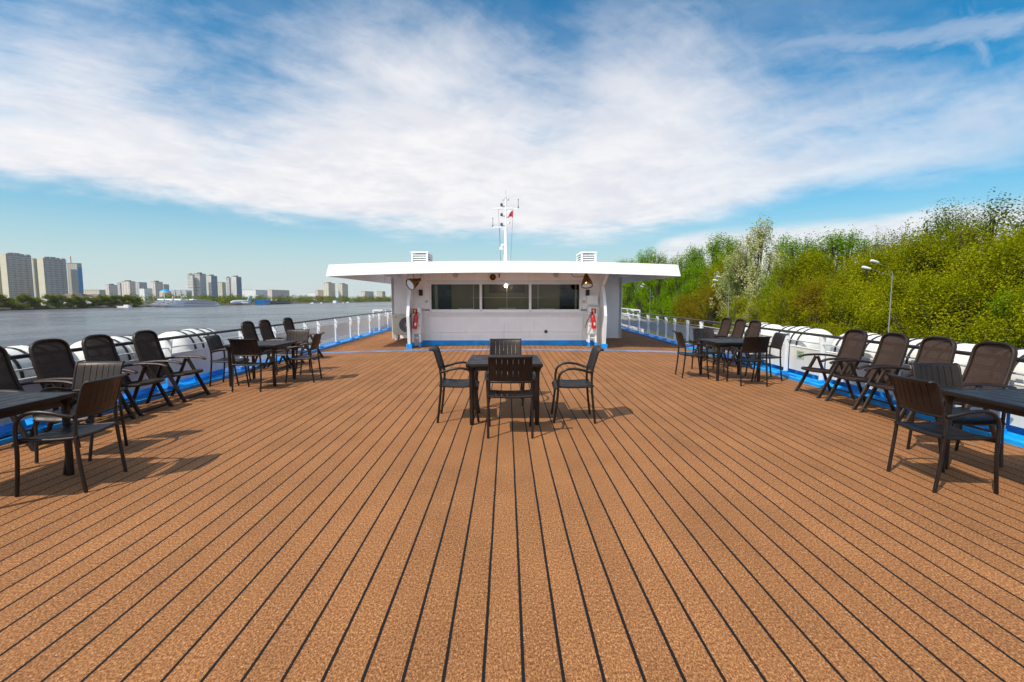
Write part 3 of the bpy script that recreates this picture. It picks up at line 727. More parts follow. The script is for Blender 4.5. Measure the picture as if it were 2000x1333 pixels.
    b = MB(); b.box((2.71, Y - .09, 1.42), (.34, .18, .30), None, .02); b.build('junction_box', M_wall, h)
    for x in (-2.55, 2.46): MB().lathe([(0, 0), (.05, 0), (.05, .03), (0, .035)], (x, Y, 1.38), (0, -1, 0), 14).build('push_button', M_ac, h)
    b = MB(); b.tube([(-2.52, Y - .012, 1.34), (-2.52, Y - .012, .55), (-2.40, Y - .012, .42), (-2.1, Y - .012, .40), (-1.4, Y - .012, .41), (-.4, Y - .012, .425), (.5, Y - .012, .42), (1.3, Y - .012, .43), (2.2, Y - .012, .42), (2.44, Y - .012, .42), (2.44, Y - .012, 1.34)], .009, 6)
    b.tube([(-2.43, Y - .012, .12), (-2.43, Y - .012, 2.2)], .012, 6); b.tube([(2.40, Y - .012, .12), (2.40, Y - .012, .95)], .012, 6)
    b.build('wall_cable', M_wall, h)
    for x, m_ in ((-1.38, M_wall), (1.25, M_grill)): MB().lathe([(0, 0), (.055, 0), (.05, .03), (0, .035)], (x, Y, .42), (0, -1, 0), 14).build('cable_box', m_, h)
    return h
build_house()

def vent(x0, x1, label):
    v = thing('roof_vent', label, 'roof vent', ((x0 + x1) / 2, 17.05, 2.52), 0, 'louvred vents on the deckhouse roof')
    W, D, H = x1 - x0, 1.1, .46
    b = MB()
    for sx in (-1, 1):
        for sy in (-1, 1): b.box((sx * (W / 2 - .03), sy * (D / 2 - .03), H / 2), (.06, .06, H))
    b.box((0, 0, H + .02), (W + .03, D + .03, .05)); b.box((0, 0, .03), (W - .002, D - .002, .07)); b.build('casing', M_white, v, smooth=False)
    b = MB()
    for k in range(5):
        z = .10 + .075 * k
        b.box((0, -D / 2 + .035, z), (W - .12, .012, .062), Matrix.Rotation(R(-38), 3, 'X')); b.box((0, D / 2 - .035, z), (W - .12, .012, .062), Matrix.Rotation(R(38), 3, 'X'))
        for s in (-1, 1): b.box((s * (W / 2 - .035), 0, z), (.012, D - .12, .062), Matrix.Rotation(R(s * -38), 3, 'Y'))
    b.build('louvre', M_white, v, smooth=False)
    box('core', M_grill, (0, 0, .23), (W - .14, D - .14, .40), v)
vent(-3.17, -2.62, 'white louvred vent box on the left half of the deckhouse roof')
vent(2.47, 2.98, 'white louvred vent box on the right half of the deckhouse roof')

def mast():
    m = thing('mast', 'white signal mast rising behind the deckhouse roof', 'mast', (-.05, 24, 2.5))
    b = MB(); b.lathe([(.11, 0), (.10, 1.1), (.07, 2.1), (.045, 2.35), (.036, 3.6), (.036, 3.72), (0, 3.72)], (0, 0, 0), (0, 0, 1), 16); b.tube([(.2, .06, 0), (.17, .05, .9)], .025, 8); b.build('pole', M_white, m)
    b = MB(); b.tube([(-.62, 0, 3.25), (.60, 0, 3.25)], .026, 8); b.tube([(-.30, 0, 3.24), (-.04, 0, 3.02)], .018, 6); b.tube([(.30, 0, 3.24), (.04, 0, 3.02)], .018, 6); b.box((.18, 0, 3.27), (.3, .1, .05)); b.box((-.3, 0, 3.27), (.25, .08, .04)); b.build('yard', M_white, m, smooth=False)
    b = MB(); b.tube([(-.62, 0, 2.38), (-.02, 0, 2.36)], .026, 8); b.tube([(-.24, 0, 2.35), (-.05, 0, 2.22)], .016, 6); b.build('yard', M_white, m)
    for x, z in ((-.62, 2.40), (.60, 3.28)):
        b = MB(); b.lathe([(.03, 0), (.035, .05), (.012, .08), (.010, .36), (.02, .37), (.02, .42), (0, .43)], (x, 0, z), (0, 0, 1), 10); b.build('whip_aerial', M_grill, m)
    MB().tube([(0, 0, 3.88), (0, 0, 4.12)], .006, 6).build('whip_aerial', M_grill, m)
    b = MB(); b.box((0, 0, 3.72), (.26, .05, .03)); 
    for s in (-1, 1): b.lathe([(.035, 0), (.045, .03), (.045, .12), (.02, .15), (0, .15)], (s * .11, 0, 3.62), (0, 0, 1), 10)
    b.lathe([(.035, 0), (.035, .12), (0, .16)], (0, 0, 3.735), (0, 0, 1), 10); b.build('top_lamp', M_steel, m)
    for z in (3.36, 2.90, 2.44):
        b = MB(); b.lathe([(.05, 0), (.06, .03), (.06, .10), (.04, .14), (0, .14)], (-.2, -.02, z), (0, 0, 1), 10); b.box((-.11, 0, z), (.18, .03, .03)); b.build('signal_lamp', M_grill, m)
    MB().lathe([(0, -.09), (.06, -.08), (.09, 0), (.08, .06), (0, .09)], (.13, -.03, 2.58), (0, 0, 1), 12).build('radar_dome', M_white, m)
    b = MB(); b.lathe([(0, -.05), (.07, -.04), (.08, .02), (.05, .07), (0, .08)], (-.16, -.05, 1.50), (0, 0, 1), 12); b.lathe([(0, 0), (.07, .0), (.085, .1), (.07, .12), (0, .12)], (-.22, -.05, 1.36), (0, -1, 0), 12); b.box((-.10, 0, 1.36), (.14, .05, .05)); b.build('loudhailer', M_white, m)
    for (a, c) in (((-.36, 0, 3.24), (-.2, 0, .0)), ((.36, 0, 3.24), (.19, 0, .0)), ((-.30, 0, 2.36), (-.22, 0, 0))):
        MB().tube([a, c], .006, 5, cap=False).build('halyard', M_grill, m)
    b = MB()
    def fn(u, v): return (Vector((.345 - .27 * u, .04 * math.sin(u * 7), 2.98 + (.20 - .18 * u ** .7) * (v * 1.0) - .16 * v * 0 - (1 - v) * (.20 - .17 * u ** .6) + .05 * math.sin(u * 5) - .10 * u)), (0, 1, 0))
    b.sheet(fn, [i / 10 for i in range(11)], [0, .25, .5, .75, 1], .004); b.build('flag', M_flag, m)
mast()

def searchlight(loc, d, label):
    s = thing('searchlight', label, 'searchlight', loc, 0, 'brass searchlights under the roof edge')
    d = Vector(d).normalized()
    MB().lathe([(0, -.36), (.045, -.355), (.055, -.31), (.06, -.27), (.10, -.20), (.145, -.08), (.165, -.02), (.172, .0), (.172, .045), (.16, .05), (.158, .02), (0, .0)], (0, 0, 0), d, 28).build('shell', M_brass, s)
    MB().lathe([(0, .03), (.08, .038), (.155, .04), (.157, .03)], (0, 0, 0), d, 28).build('lens', M_lens, s)
    MB().lathe([(.158, .04), (.178, .04), (.178, .062), (.158, .062), (.158, .04)], (0, 0, 0), d, 28, False).build('rim', M_brass, s)
    back = -d * .33; top = Vector((0 - loc[0] + loc[0] + (.32 if loc[0] < 0 else -.10), .10, 2.40 - loc[2]))
    b = MB(); b.tube([back, (back + top) / 2 + Vector((0, 0, .02)), top], .016, 8); b.tube([back + Vector((.03, 0, .02)), top + Vector((.12, .05, 0))], .012, 6); b.box(top + Vector((0, 0, -.03)), (.16, .14, .08)); b.build('bracket', M_steel, s, smooth=False)
    b = MB(); b.tube([back, back + Vector((-.12, 0, -.08)), top + Vector((-.3, .1, -.25)), top + Vector((-.35, .2, 0))], .008, 6, smooth_=5); b.build('cable', M_grill, s)
    b = MB(); b.box(top + Vector((.12 if loc[0] < 0 else -.14, .12, -.09)), (.16, .14, .16)); b.build('motor_box', M_ac, s)
searchlight((-2.80, 14.55, 1.90), (-.62, -.68, -.42), 'brass searchlight at the left roof corner showing its glass lens')
searchlight((2.36, 14.55, 1.90), (.02, -.42, -.9), 'brass searchlight at the right roof corner pointing down')

def fire_point(x, s, label_c, label_e):
    c = thing('fire_cabinet', label_c, 'cabinet', (x, 15.22, 0), 0, 'white cabinets beside the deckhouse front wall')
    W, D = .27, .34
    box('body', M_white, (0, 0, .80), (W, D, .80), c, .012)
    b = MB()
    for sx in (-1, 1):
        for sy in (-1, 1): b.box((sx * (W / 2 - .03), sy * (D / 2 - .03), .265), (.055, .045, .27))
    b.box((0, -.12, .27), (.17, .02, .03)); b.build('stand', M_white, c, smooth=False)
    for sx in (-1, 1): box('blue_foot', M_blue, (sx * (W / 2 - .03), -D / 2 + .03, .06), (.065, .055, .14), c)
    y = -D / 2 - .003
    b = box('sign', M_signred, (s * .03, y, 1.10), (.15, .005, .15), c)
    k = MB(); k.box((s * .03, y - .003, 1.085), (.034, .003, .075)); k.box((s * .03, y - .003, 1.132), (.05, .003, .012)); k.box((s * .03 - .025, y - .003, 1.115), (.012, .003, .04)); k.build('pictogram', M_yel, b, smooth=False)
    k = MB()
    for i, (zz, wd) in enumerate(((.98, .07), (.96, .05), (.90, .06), (.66, .06), (.64, .05))): k.box((-s * .09, y, zz), (wd, .003, .008))
    k.build('print', M_ink, c, smooth=False)
    e = thing('fire_extinguisher', label_e, 'fire extinguisher', (x + s * .035, 15.22 - .17 - .085, .56), 0, 'red fire extinguishers on the white cabinets')
    t = R(7 * -s)
    e.rotation_euler = (0, t, 0)
    MB().lathe([(.055, 0), (.07, .01), (.072, .03), (.072, .36), (.062, .40), (.03, .43), (.028, .45), (0, .45)], (0, 0, 0), (0, 0, 1), 20).build('cylinder', M_red, e)
    b = MB(); b.box((0, 0, .465), (.035, .035, .04)); b.box((s * -.03, 0, .50), (.11, .02, .014), Matrix.Rotation(R(12), 3, 'Y')); b.box((s * -.03, 0, .475), (.10, .02, .012)); b.build('valve', M_black, e, smooth=False)
    b = MB(); b.tube([(s * .02, -.0, .46), (-.09 , -.03, .47), (-.17, -.02, .36), (-.20, -.02, .15), (-.20, 0, -.06)] if s < 0 else [(0, -.02, .46), (-.09, -.03, .40), (-.20, -.04, .24), (-.28, -.04, .07)], .011, 7, smooth_=5); b.build('hose', M_black, e)
    b = MB(); b.sheet(lambda u, v: (Vector((.0735 * math.sin(u), -.0735 * math.cos(u), v)), (math.sin(u), -math.cos(u), 0)), [-.1 + .12 * i for i in range(7)], [.10, .19], .002); b.build('sticker', M_white, e)
fire_point(-2.775, -1, 'white fire cabinet on legs left of the long window', 'red fire extinguisher hanging on the left cabinet, hose down its left side')
fire_point(2.63, 1, 'white fire cabinet on legs right of the long window', 'red fire extinguisher hanging on the right cabinet, hose across the front')

def air_unit():
    a = thing('air_conditioner', 'cream outdoor air conditioner with a dark round fan, left of the deckhouse', 'air conditioner', (-3.72, 18.0, 0))
    box('casing', M_ac, (0, 0, .53), (.84, .34, .76), a, .02)
    MB().lathe([(.30, 0), (.31, .012), (.29, .02), (.27, .012), (.27, 0)], (.09, -.17, .52), (0, -1, 0), 36, False).build('fan_ring', M_ac, a)
    b = MB(); b.lathe([(0, 0), (.27, 0), (.27, .002), (0, .002)], (.09, -.172, .52), (0, -1, 0), 32); b.build('fan_well', M_grill, a)
    b = MB()
    for k in range(28):
        an = 2 * math.pi * k / 28; b.tube([(.09 + .05 * math.cos(an), -.184, .52 + .05 * math.sin(an)), (.09 + .285 * math.cos(an + .25), -.184, .52 + .285 * math.sin(an + .25))], .0028, 4)
    for r_ in (.12, .2): b.lathe([(r_, 0), (r_ + .005, 0), (r_ + .005, .005), (r_, .005)], (.09, -.186, .52), (0, -1, 0), 32, False)
    b.lathe([(0, 0), (.05, 0), (.045, .014), (0, .014)], (.09, -.184, .52), (0, -1, 0), 18); b.build('fan_guard', M_steel, a, smooth=False)
    b = MB(); 
    for x in (-.28, .28): b.box((x, -.02, .06), (.09, .42, .16))
    b.build('foot', M_white, a, smooth=False)
    box('badge', M_grill, (-.30, -.172, .80), (.07, .004, .022), a)
air_unit()

def gangway(s, label):
    g = thing('gangway_rail', label, 'railing', (0, 0, 0))
    x = s * 6.55
    b = MB()
    for z in (.88, .6, .35): b.tube([(x, 24.2, z), (x + s * .3, 31, z)], .03, 8)
    b.tube([(x, 24.2, .88), (x - s * .45, 24.2, .88)], .03, 8); b.build('bar', M_white, g)
    for y in (24.2, 25.7, 27.2, 29, 31): MB().tube([(x + s * .3 * (y - 24.2) / 6.8, y, -.3), (x + s * .3 * (y - 24.2) / 6.8, y, .9)], .035, 8).build('post', M_white, g)
    b = MB(); b.prism([(24, -.3), (31, -.3), (31, .35), (28, .55), (24, .3)], x + s * .1, x + s * .16, 'x'); b.build('side_panel', M_white, g, smooth=False)
gangway(-1, 'white gangway railing outside the left rail beside the deckhouse')
gangway(1, 'white gangway railing outside the right rail beside the deckhouse')

# ------------------------------------------------------------ street lamps on the right bank
def street_lamp():
    l = thing('street_lamp', '', 'street lamp', (0, 0, 0), 0, 'double armed street lamps on the right bank')
    H = 11.0
    MB().lathe([(.085, 0), (.085, 1.2), (.055, 1.3), (.034, H - .5), (.028, H)], (0, 0, 0), (0, 0, 1), 10).build('pole', M_galv, l)
    for z0, dy in ((H - .05, -.55), (H - .48, .35)):
        MB().tube([(0, 0, z0 - .1), (-.10, dy * .1, z0 + .12), (-.55, dy * .4, z0 + .42), (-1.5, dy, z0 + .78)], .016, 6, smooth_=4).build('arm', M_galv, l)
        b = MB(); b.lathe([(0, 0), (.07, .02), (.10, .2), (.12, .45), (.09, .65), (0, .7)], (-1.4, dy, z0 + .76), (-1, dy * .3, .25), 12); b.build('lamp_head', M_lampw, l)
    reg(l); return l
sl = street_lamp()
for i, (x, y, lb) in enumerate(((30, 66.4, 'double street lamp in front of the white blossoming tree'), (30.2, 38.5, 'double street lamp in front of the olive willows at right'), (30, 103, 'double street lamp partly behind the right roof corner'), (30, 128, 'double street lamp just right of the deckhouse side wall'))):
    z = -7.5
    if i == 0: sl.location = (x, y, z); sl['label'] = lb
    else: dup(sl, (x, y, z), R((-1) ** i * 6), lb)

# ------------------------------------------------------------ trees
def leaf_mesh(name, pts, size, rng, m, parent, bias=None, aspect=.62):
    n = len(pts); nr = rng.normal(size=(n, 3)); nr[:, 2] += .5
    if bias is not None: nr += bias
    nr /= np.linalg.norm(nr, axis=1)[:, None]
    u = np.cross(nr, rng.normal(size=(n, 3))); u /= np.linalg.norm(u, axis=1)[:, None] + 1e-9; w = np.cross(nr, u)
    s = (size * rng.uniform(.6, 1.35, n))[:, None]
    v = np.stack([pts - u * s * .5, pts - w * s * .5 * aspect, pts + u * s * .5, pts + w * s * .5 * aspect], 1).reshape(-1, 3)
    me = bpy.data.meshes.new(name); me.vertices.add(4 * n); me.vertices.foreach_set('co', v.astype(np.float32).ravel())
    me.loops.add(4 * n); me.loops.foreach_set('vertex_index', np.arange(4 * n, dtype=np.int32))
    me.polygons.add(n); me.polygons.foreach_set('loop_start', np.arange(0, 4 * n, 4, dtype=np.int32))
    me.update(calc_edges=True); me.validate(); me.materials.append(m)
    o = bpy.data.objects.new(name, me); col.objects.link(o)
    if parent is not None: o.parent = parent
    return o
def tree_proto(kind, seed, H, W, base, ncl, nlf, size, sig, shape, matl, bark, limbs=14, out=.38, lump=.28, vert=1.0):
    rng = np.random.default_rng(seed)
    t = thing(kind, '', 'tree', (0, 0, -500))
    # boughs fill the envelope, leaf clusters gather round each bough
    nb = limbs; f = rng.uniform(0, 1, nb) ** .8; f[0] = .97
    if shape == 'dome': env = np.sqrt(np.clip(1 - f ** 2.1, 0, 1)) * .93 + .07
    elif shape == 'oval': env = np.sin(np.pi * np.clip(f * .86 + .12, 0, 1)) ** .75
    else: env = np.clip(1.05 - f, .06, 1) ** .75 * (.55 + .45 * np.minimum(1, f * 5))
    an = rng.uniform(0, 2 * math.pi) + np.arange(nb) * 2.399 + rng.normal(0, .3, nb)
    rr = rng.uniform(.25, 1, nb) ** out * env * W / 2 * (1 + lump * rng.normal(0, .5, nb))
    BO = np.stack([np.cos(an) * rr, np.sin(an) * rr, (base + (1 - base) * f) * H * .93], 1)
    br = W * .5 * lump * rng.uniform(.5, 1.1, nb) + .35
    w = br ** 2; bi = rng.choice(nb, ncl, p=w / w.sum())
    q = rng.normal(size=(ncl, 3)); q /= np.linalg.norm(q, axis=1)[:, None]; q *= (rng.uniform(0, 1, ncl) ** .45)[:, None]
    C = BO[bi] + q * br[bi][:, None] * np.array([1, 1, .8 * max(1, vert * .8)])
    cs = rng.uniform(.55, 1.35, ncl) * sig
    idx = np.repeat(np.arange(ncl), nlf); G = np.clip(rng.normal(size=(len(idx), 3)), -1.7, 1.7) * np.array([1, 1, vert]); G *= cs[idx][:, None]
    pts = C[idx] + G; pts[:, 2] = np.maximum(pts[:, 2], .1)
    bias = pts - np.array([0, 0, H * .45]); bias /= np.linalg.norm(bias, axis=1)[:, None] + 1e-6
    leaf_mesh('crown', pts, size, rng, matl, t, bias * 1.1)
    b = MB(); tr = H * .013 + .06
    top = Vector((.2, .1, H * .86)); path = [Vector((0, 0, -.4)), Vector((.1, -.1, H * .25)), Vector((-.15, .1, H * .5)), top]
    sp = spline(path, 4); b.tube(sp, [tr * (1 - .85 * i / (len(sp) - 1)) for i in range(len(sp))], 7)
    for k in range(nb):
        e = Vector(BO[k]); z0 = max(H * .10, e.z * rng.uniform(.30, .6)); i0 = min(len(sp) - 2, int(z0 / (H * .86) * (len(sp) - 1))); s0 = sp[i0]
        b.tube([s0, s0.lerp(e, .45) + Vector((0, 0, H * .03)), e], [tr * .5, tr * .12], 5, cap=False, smooth_=3)
        for c_ in rng.choice(np.nonzero(bi == k)[0], min(5, int((bi == k).sum())), replace=False): b.tube([s0.lerp(e, .6), e.lerp(Vector(C[c_]), .3), Vector(C[c_])], [tr * .16, tr * .05], 4, cap=False)
    b.build('trunk', bark, t)
    reg(t); t['H'] = H; t['W'] = W
    return t
PROTO = {
 'green': [tree_proto('green_tree', q, 20, 12, .14, 430, 38, .29, .46, 'oval', LEAF['green'], M_bark, 26, .45, .33, 1.9) for q in (1, 2, 31)],
 'olive': [tree_proto('olive_willow', q, 12, 10, .06, 620, 52, .17, .38, 'dome', LEAF['olive'], M_bark, 38, .45, .27, 1.7) for q in (3, 4, 5)],
 'rust': [tree_proto('rusty_bush', 6, 9, 8, .05, 420, 52, .16, .42, 'dome', LEAF['rust'], M_bark, 24, .42, .38, 1.3)],
 'blossom': [tree_proto('blossoming_tree', 17, 20, 13, .10, 560, 46, .31, .46, 'oval', LEAF['blossom'], M_bark, 44, .38, .36, 1.6)],
 'dark': [tree_proto('dark_tree', 8, 18, 9, .15, 330, 40, .20, .40, 'oval', LEAF['dark'], M_bark, 24, .55, .30, 1.9)],
 'sprig': [tree_proto('sprig_tree', 9, 18, 9, .15, 170, 42, .23, .34, 'oval', LEAF['dark'], M_bark, 20, .55, .34, 2.4)],
 'willow': [tree_proto('dome_willow', 10, 17, 14, .08, 900, 54, .17, .38, 'dome', LEAF['olive'], M_bark, 54, .42, .20, 1.5)],
 'yellow': [tree_proto('yellow_willow', 11, 15, 9, .1, 360, 40, .22, .46, 'dome', LEAF['yellow'], M_bark, 20, .45, .36, 1.2)],
 'far': [tree_proto('bank_tree', q, 14, 12, .03, 150, 30, .85, .9, 'dome', LEAF['far'], M_bark, 9, .45, .42) for q in (12, 13, 14)],
}
GRP = {'green': 'green trees of the right bank wood', 'olive': 'olive willows of the right bank wood', 'dark': 'dark trees behind the right bank wood', 'rust': 'rust tinted bushes on the right bank'}
rnd = random.Random(3); first = set()
def plant(kind, x, y, z, H, W, label, group=None):
    p = rnd.choice(PROTO[kind]); h0, w0 = p['H'], p['W']
    s = (W / w0, W / w0 * rnd.uniform(.9, 1.1), H / h0); rz = rnd.uniform(0, 6.28)
    if p.name not in first:
        first.add(p.name); p.location = (x, y, z); p.rotation_euler = (0, 0, rz); p.scale = s; p['label'] = label
        if group: p['group'] = group
        return p
    q = dup(p, (x, y, z), rz, label, group, s)
    if not group and 'group' in q: del q['group']
    return q
TREES = [
    (47, 204.0, -6.68, 23.1, 14.3, 'green', 'green tree at the far end of the right bank beside the deckhouse'),
    (46, 179.5, -6.74, 21.0, 11.7, 'green', 'fresh green tree massed with its like on the right bank'),
    (46, 163.9, -6.74, 23.2, 14.4, 'green', 'fresh green tree massed with its like on the right bank'),
    (43, 140.7, -6.90, 20.8, 12.9, 'green', 'fresh green tree massed with its like on the right bank'),
    (46, 139.0, -6.74, 18.7, 11.6, 'green', 'fresh green tree massed with its like on the right bank'),
    (46, 128.7, -6.74, 19.4, 12.0, 'green', 'fresh green tree massed with its like on the right bank'),
    (47, 122.4, -6.68, 20.2, 12.5, 'green', 'fresh green tree massed with its like on the right bank'),
    (46, 109.4, -6.74, 21.2, 13.1, 'green', 'round topped green tree left of the white blossoming tree'),
    (50, 110.7, -6.49, 20.6, 11.5, 'green', 'fresh green tree massed with its like on the right bank'),
    (41, 80.7, -7.00, 20.2, 11.1, 'blossom', 'tall white blossoming tree standing above the green wood'),
    (50, 89.4, -6.49, 18.6, 10.4, 'green', 'green tree just right of the white blossoming tree'),
    (49, 83.3, -6.55, 18.1, 9.0, 'green', 'fresh green tree massed with its like on the right bank'),
    (53, 85.2, -6.30, 17.1, 9.5, 'dark', 'dark green tree behind the right bank wood'),
    (50, 77.1, -6.49, 17.5, 9.8, 'green', 'fresh green tree massed with its like on the right bank'),
    (55, 80.5, -6.18, 17.9, 10.0, 'green', 'fresh green tree massed with its like on the right bank'),
    (60, 82.6, -5.87, 16.5, 9.2, 'green', 'fresh green tree massed with its like on the right bank'),
    (56, 74.7, -6.12, 17.0, 5.1, 'sprig', 'small loose crowned tree on the skyline left of the second street lamp'),
    (54, 67.7, -6.24, 17.0, 8.5, 'sprig', 'loose crowned tree on the skyline right of the second street lamp'),
    (50, 58.3, -6.49, 17.8, 7.6, 'sprig', 'upright twiggy tree left of the big willow dome'),
    (56, 62.1, -6.12, 18.7, 9.3, 'dark', 'dark thin crowned tree behind the willow dome'),
    (41, 44.2, -7.00, 15.6, 13.2, 'willow', 'tall yellow green willow with a domed crown at upper right'),
    (46, 46.7, -6.74, 17.1, 11.7, 'dark', 'tallest dark tree at the top right of the wood'),
    (50, 48.0, -6.49, 14.8, 6.4, 'dark', 'dark tree cut by the right edge of the photo'),
    (46, 41.5, -6.74, 13.6, 6.7, 'dark', 'dark green tree behind the right bank wood'),
    (41, 169.1, -7.00, 15.5, 10.6, 'green', 'fresh green tree massed with its like on the right bank'),
    (39, 144.4, -7.10, 11.3, 8.4, 'green', 'fresh green tree massed with its like on the right bank'),
    (40, 129.6, -7.05, 15.4, 9.5, 'green', 'fresh green tree massed with its like on the right bank'),
    (38, 116.3, -7.15, 9.4, 7.0, 'green', 'fresh green tree massed with its like on the right bank'),
    (40, 114.3, -7.05, 15.1, 9.3, 'green', 'fresh green tree massed with its like on the right bank'),
    (39, 105.8, -7.10, 11.5, 7.8, 'green', 'fresh green tree massed with its like on the right bank'),
    (42, 105.3, -6.95, 14.9, 9.3, 'green', 'fresh green tree massed with its like on the right bank'),
    (42, 98.0, -6.95, 14.9, 12.7, 'olive', 'olive willow massed with its like on the right bank'),
    (43, 93.1, -6.90, 15.0, 8.4, 'green', 'fresh green tree massed with its like on the right bank'),
    (43, 72.5, -6.90, 13.8, 11.7, 'olive', 'olive willow massed with its like on the right bank'),
    (44, 69.1, -6.85, 13.6, 11.6, 'olive', 'olive willow massed with its like on the right bank'),
    (42, 75.0, -6.95, 13.7, 6.8, 'green', 'fresh green tree massed with its like on the right bank'),
    (47, 66.9, -6.68, 14.0, 9.5, 'yellow', 'small bright yellow willow left of the second street lamp'),
    (42, 61.2, -6.95, 11.6, 9.9, 'olive', 'olive willow massed with its like on the right bank'),
    (41, 55.5, -7.00, 12.3, 10.4, 'olive', 'olive willow massed with its like on the right bank'),
    (41, 52.3, -7.00, 13.4, 11.4, 'olive', 'olive willow massed with its like on the right bank'),
    (41, 49.5, -7.00, 13.5, 11.5, 'olive', 'olive willow massed with its like on the right bank'),
    (40, 46.0, -7.05, 13.5, 11.5, 'olive', 'olive willow massed with its like on the right bank'),
    (40, 39.5, -7.05, 13.2, 11.2, 'olive', 'olive willow massed with its like on the right bank'),
    (39, 36.1, -7.10, 12.1, 10.3, 'olive', 'olive willow massed with its like on the right bank'),
    (37.5, 99.5, -7.17, 9.2, 8.6, 'rust', 'rust brown bush in front of the green trees on the right bank'),
    (37.5, 90.6, -7.17, 10.0, 9.4, 'rust', 'rust brown bush left of the first street lamp'),
    (36.5, 75.8, -7.22, 8.7, 8.1, 'olive', 'olive willow massed with its like on the right bank'),
    (36, 72.2, -7.25, 7.9, 3.9, 'blossom', 'low white blossoming bush right of the first street lamp'),
    (36.5, 66.9, -7.22, 9.7, 9.1, 'olive', 'olive willow massed with its like on the right bank'),
    (36.5, 61.5, -7.22, 9.9, 9.2, 'olive', 'olive willow massed with its like on the right bank'),
    (36.5, 57.1, -7.22, 10.2, 8.7, 'rust', 'rust tinted bush between the white blossoming tree and the second lamp'),
    (36, 52.2, -7.25, 9.7, 9.0, 'olive', 'olive willow massed with its like on the right bank'),
    (36, 48.4, -7.25, 9.7, 9.1, 'olive', 'olive willow massed with its like on the right bank'),
    (36, 44.3, -7.25, 10.1, 9.4, 'olive', 'olive willow massed with its like on the right bank'),
    (35.5, 40.1, -7.28, 10.3, 9.6, 'olive', 'olive willow massed with its like on the right bank'),
    (35.5, 37.0, -7.28, 9.8, 9.2, 'olive', 'olive willow massed with its like on the right bank'),
    (35.5, 34.3, -7.28, 9.0, 5.6, 'green', 'bright green bush at the lower right of the wood'),
    (35, 31.3, -7.30, 9.5, 8.9, 'olive', 'olive willow massed with its like on the right bank'),
]
BUILDINGS = [
    (-677.8, -662.1, 650, 655.2, 60.8, 'tan', 'pale residential tower cut by the left edge of the photo'),
    (-646.0, -638.3, 640, 673.5, 56.7, 'tower', 'tall grey residential tower with a cream end wall, leftmost of the twin towers'),
    (-662.7, -660.5, 700, 704.5, 55.6, 'tan', 'narrow tan block between the twin towers'),
    (-608.7, -600.8, 650, 683.0, 52.4, 'tower', 'tall grey residential tower with a cream end wall, right hand of the twin towers'),
    (-606.3, -592.3, 690, 697.4, 48.6, 'glass', 'pale tower with a blue glass side and roof antenna'),
    (-763.4, -736.0, 900, 913.6, 15.3, 'cream', 'low cream block right of the blue sided tower'),
    (-926.4, -918.2, 1150, 1178.5, 30.9, 'pink', 'pinkish block at the left of the middle distance cluster'),
    (-874.9, -869.2, 1120, 1130.4, 34.7, 'grey', 'narrow grey block behind the pinkish cluster'),
    (-850.3, -832.4, 1100, 1116.5, 37.5, 'pink', 'tall pale pink block in the middle distance cluster'),
    (-881.0, -870.2, 1180, 1205.0, 37.7, 'grey', 'grey stepped block right of the tall pink one'),
    (-738.4, -728.3, 1000, 1022.9, 19.9, 'white', 'low bright white building in front of the grey stepped block'),
    (-749.7, -741.2, 1050, 1073.2, 34.8, 'pink', 'pale pink block with a dark side left of the blue domed building'),
    (-746.9, -743.6, 1080, 1096.2, 30.2, 'grey', 'lower grey block attached behind the pale pink one'),
    (-640.6, -630.4, 1000, 1004.9, 47.5, 'striped', 'striped tower, left half of the tallest mid distance pair'),
    (-633.6, -622.3, 1010, 1030.5, 50.0, 'striped', 'striped tower with a roof box, right half of the tallest mid distance pair'),
    (-627.0, -617.4, 1040, 1061.9, 47.3, 'slab', 'white and blue slab tower right of the striped pair'),
    (-696.5, -686.7, 1200, 1215.2, 38.4, 'cream', 'small cream block between the two white and blue slab towers'),
    (-597.9, -591.4, 1060, 1065.9, 43.8, 'striped', 'narrow striped tower beside the farther slab tower'),
    (-598.2, -587.1, 1080, 1100.7, 46.8, 'slab', 'white and blue slab tower, farther right of the two'),
    (-798.6, -758.7, 1500, 1573.2, 24.8, 'white', 'long low white block left of the brick block'),
    (-625.6, -615.0, 1300, 1403.3, 21.9, 'brick', 'long pink brick block above the wood'),
    (-762.6, -733.4, 1900, 2001.0, 21.0, 'white', 'faint low white block far behind the wood'),
    (-577.5, -571.3, 1500, 1572.0, 24.6, 'brick', 'low brick block left of the two cream towers'),
    (-554.4, -539.0, 1500, 1557.8, 46.2, 'cream2', 'cream tower, left of the two above the far wood'),
    (-526.8, -514.0, 1550, 1604.6, 44.5, 'cream2', 'cream tower, right of the two above the far wood'),
    (-500.9, -487.0, 1700, 1810.4, 23.7, 'brick', 'low pinkish block right of the cream towers'),
    (-446.8, -427.5, 1700, 1742.8, 23.0, 'cream', 'low cream block beside the deckhouse roof edge'),
]
for (x, y, z, H, W, k, lb) in TREES: plant(k, x, y, z, H, W, lb, GRP.get(k) if 'massed' in lb or 'behind the right bank wood' in lb or k == 'rust' else None)
def shore_at(t):
    L = [(Vector((a[0], a[1])), Vector((b[0], b[1]))) for a, b in zip(SHORE, SHORE[1:])]
    for a, b in L:
        d = (b - a).length
        if t <= d: return a.lerp(b, t / d), (b - a).normalized()
        t -= d
    return L[-1][1], (L[-1][1] - L[-1][0]).normalized()
t_ = 700; k = 0
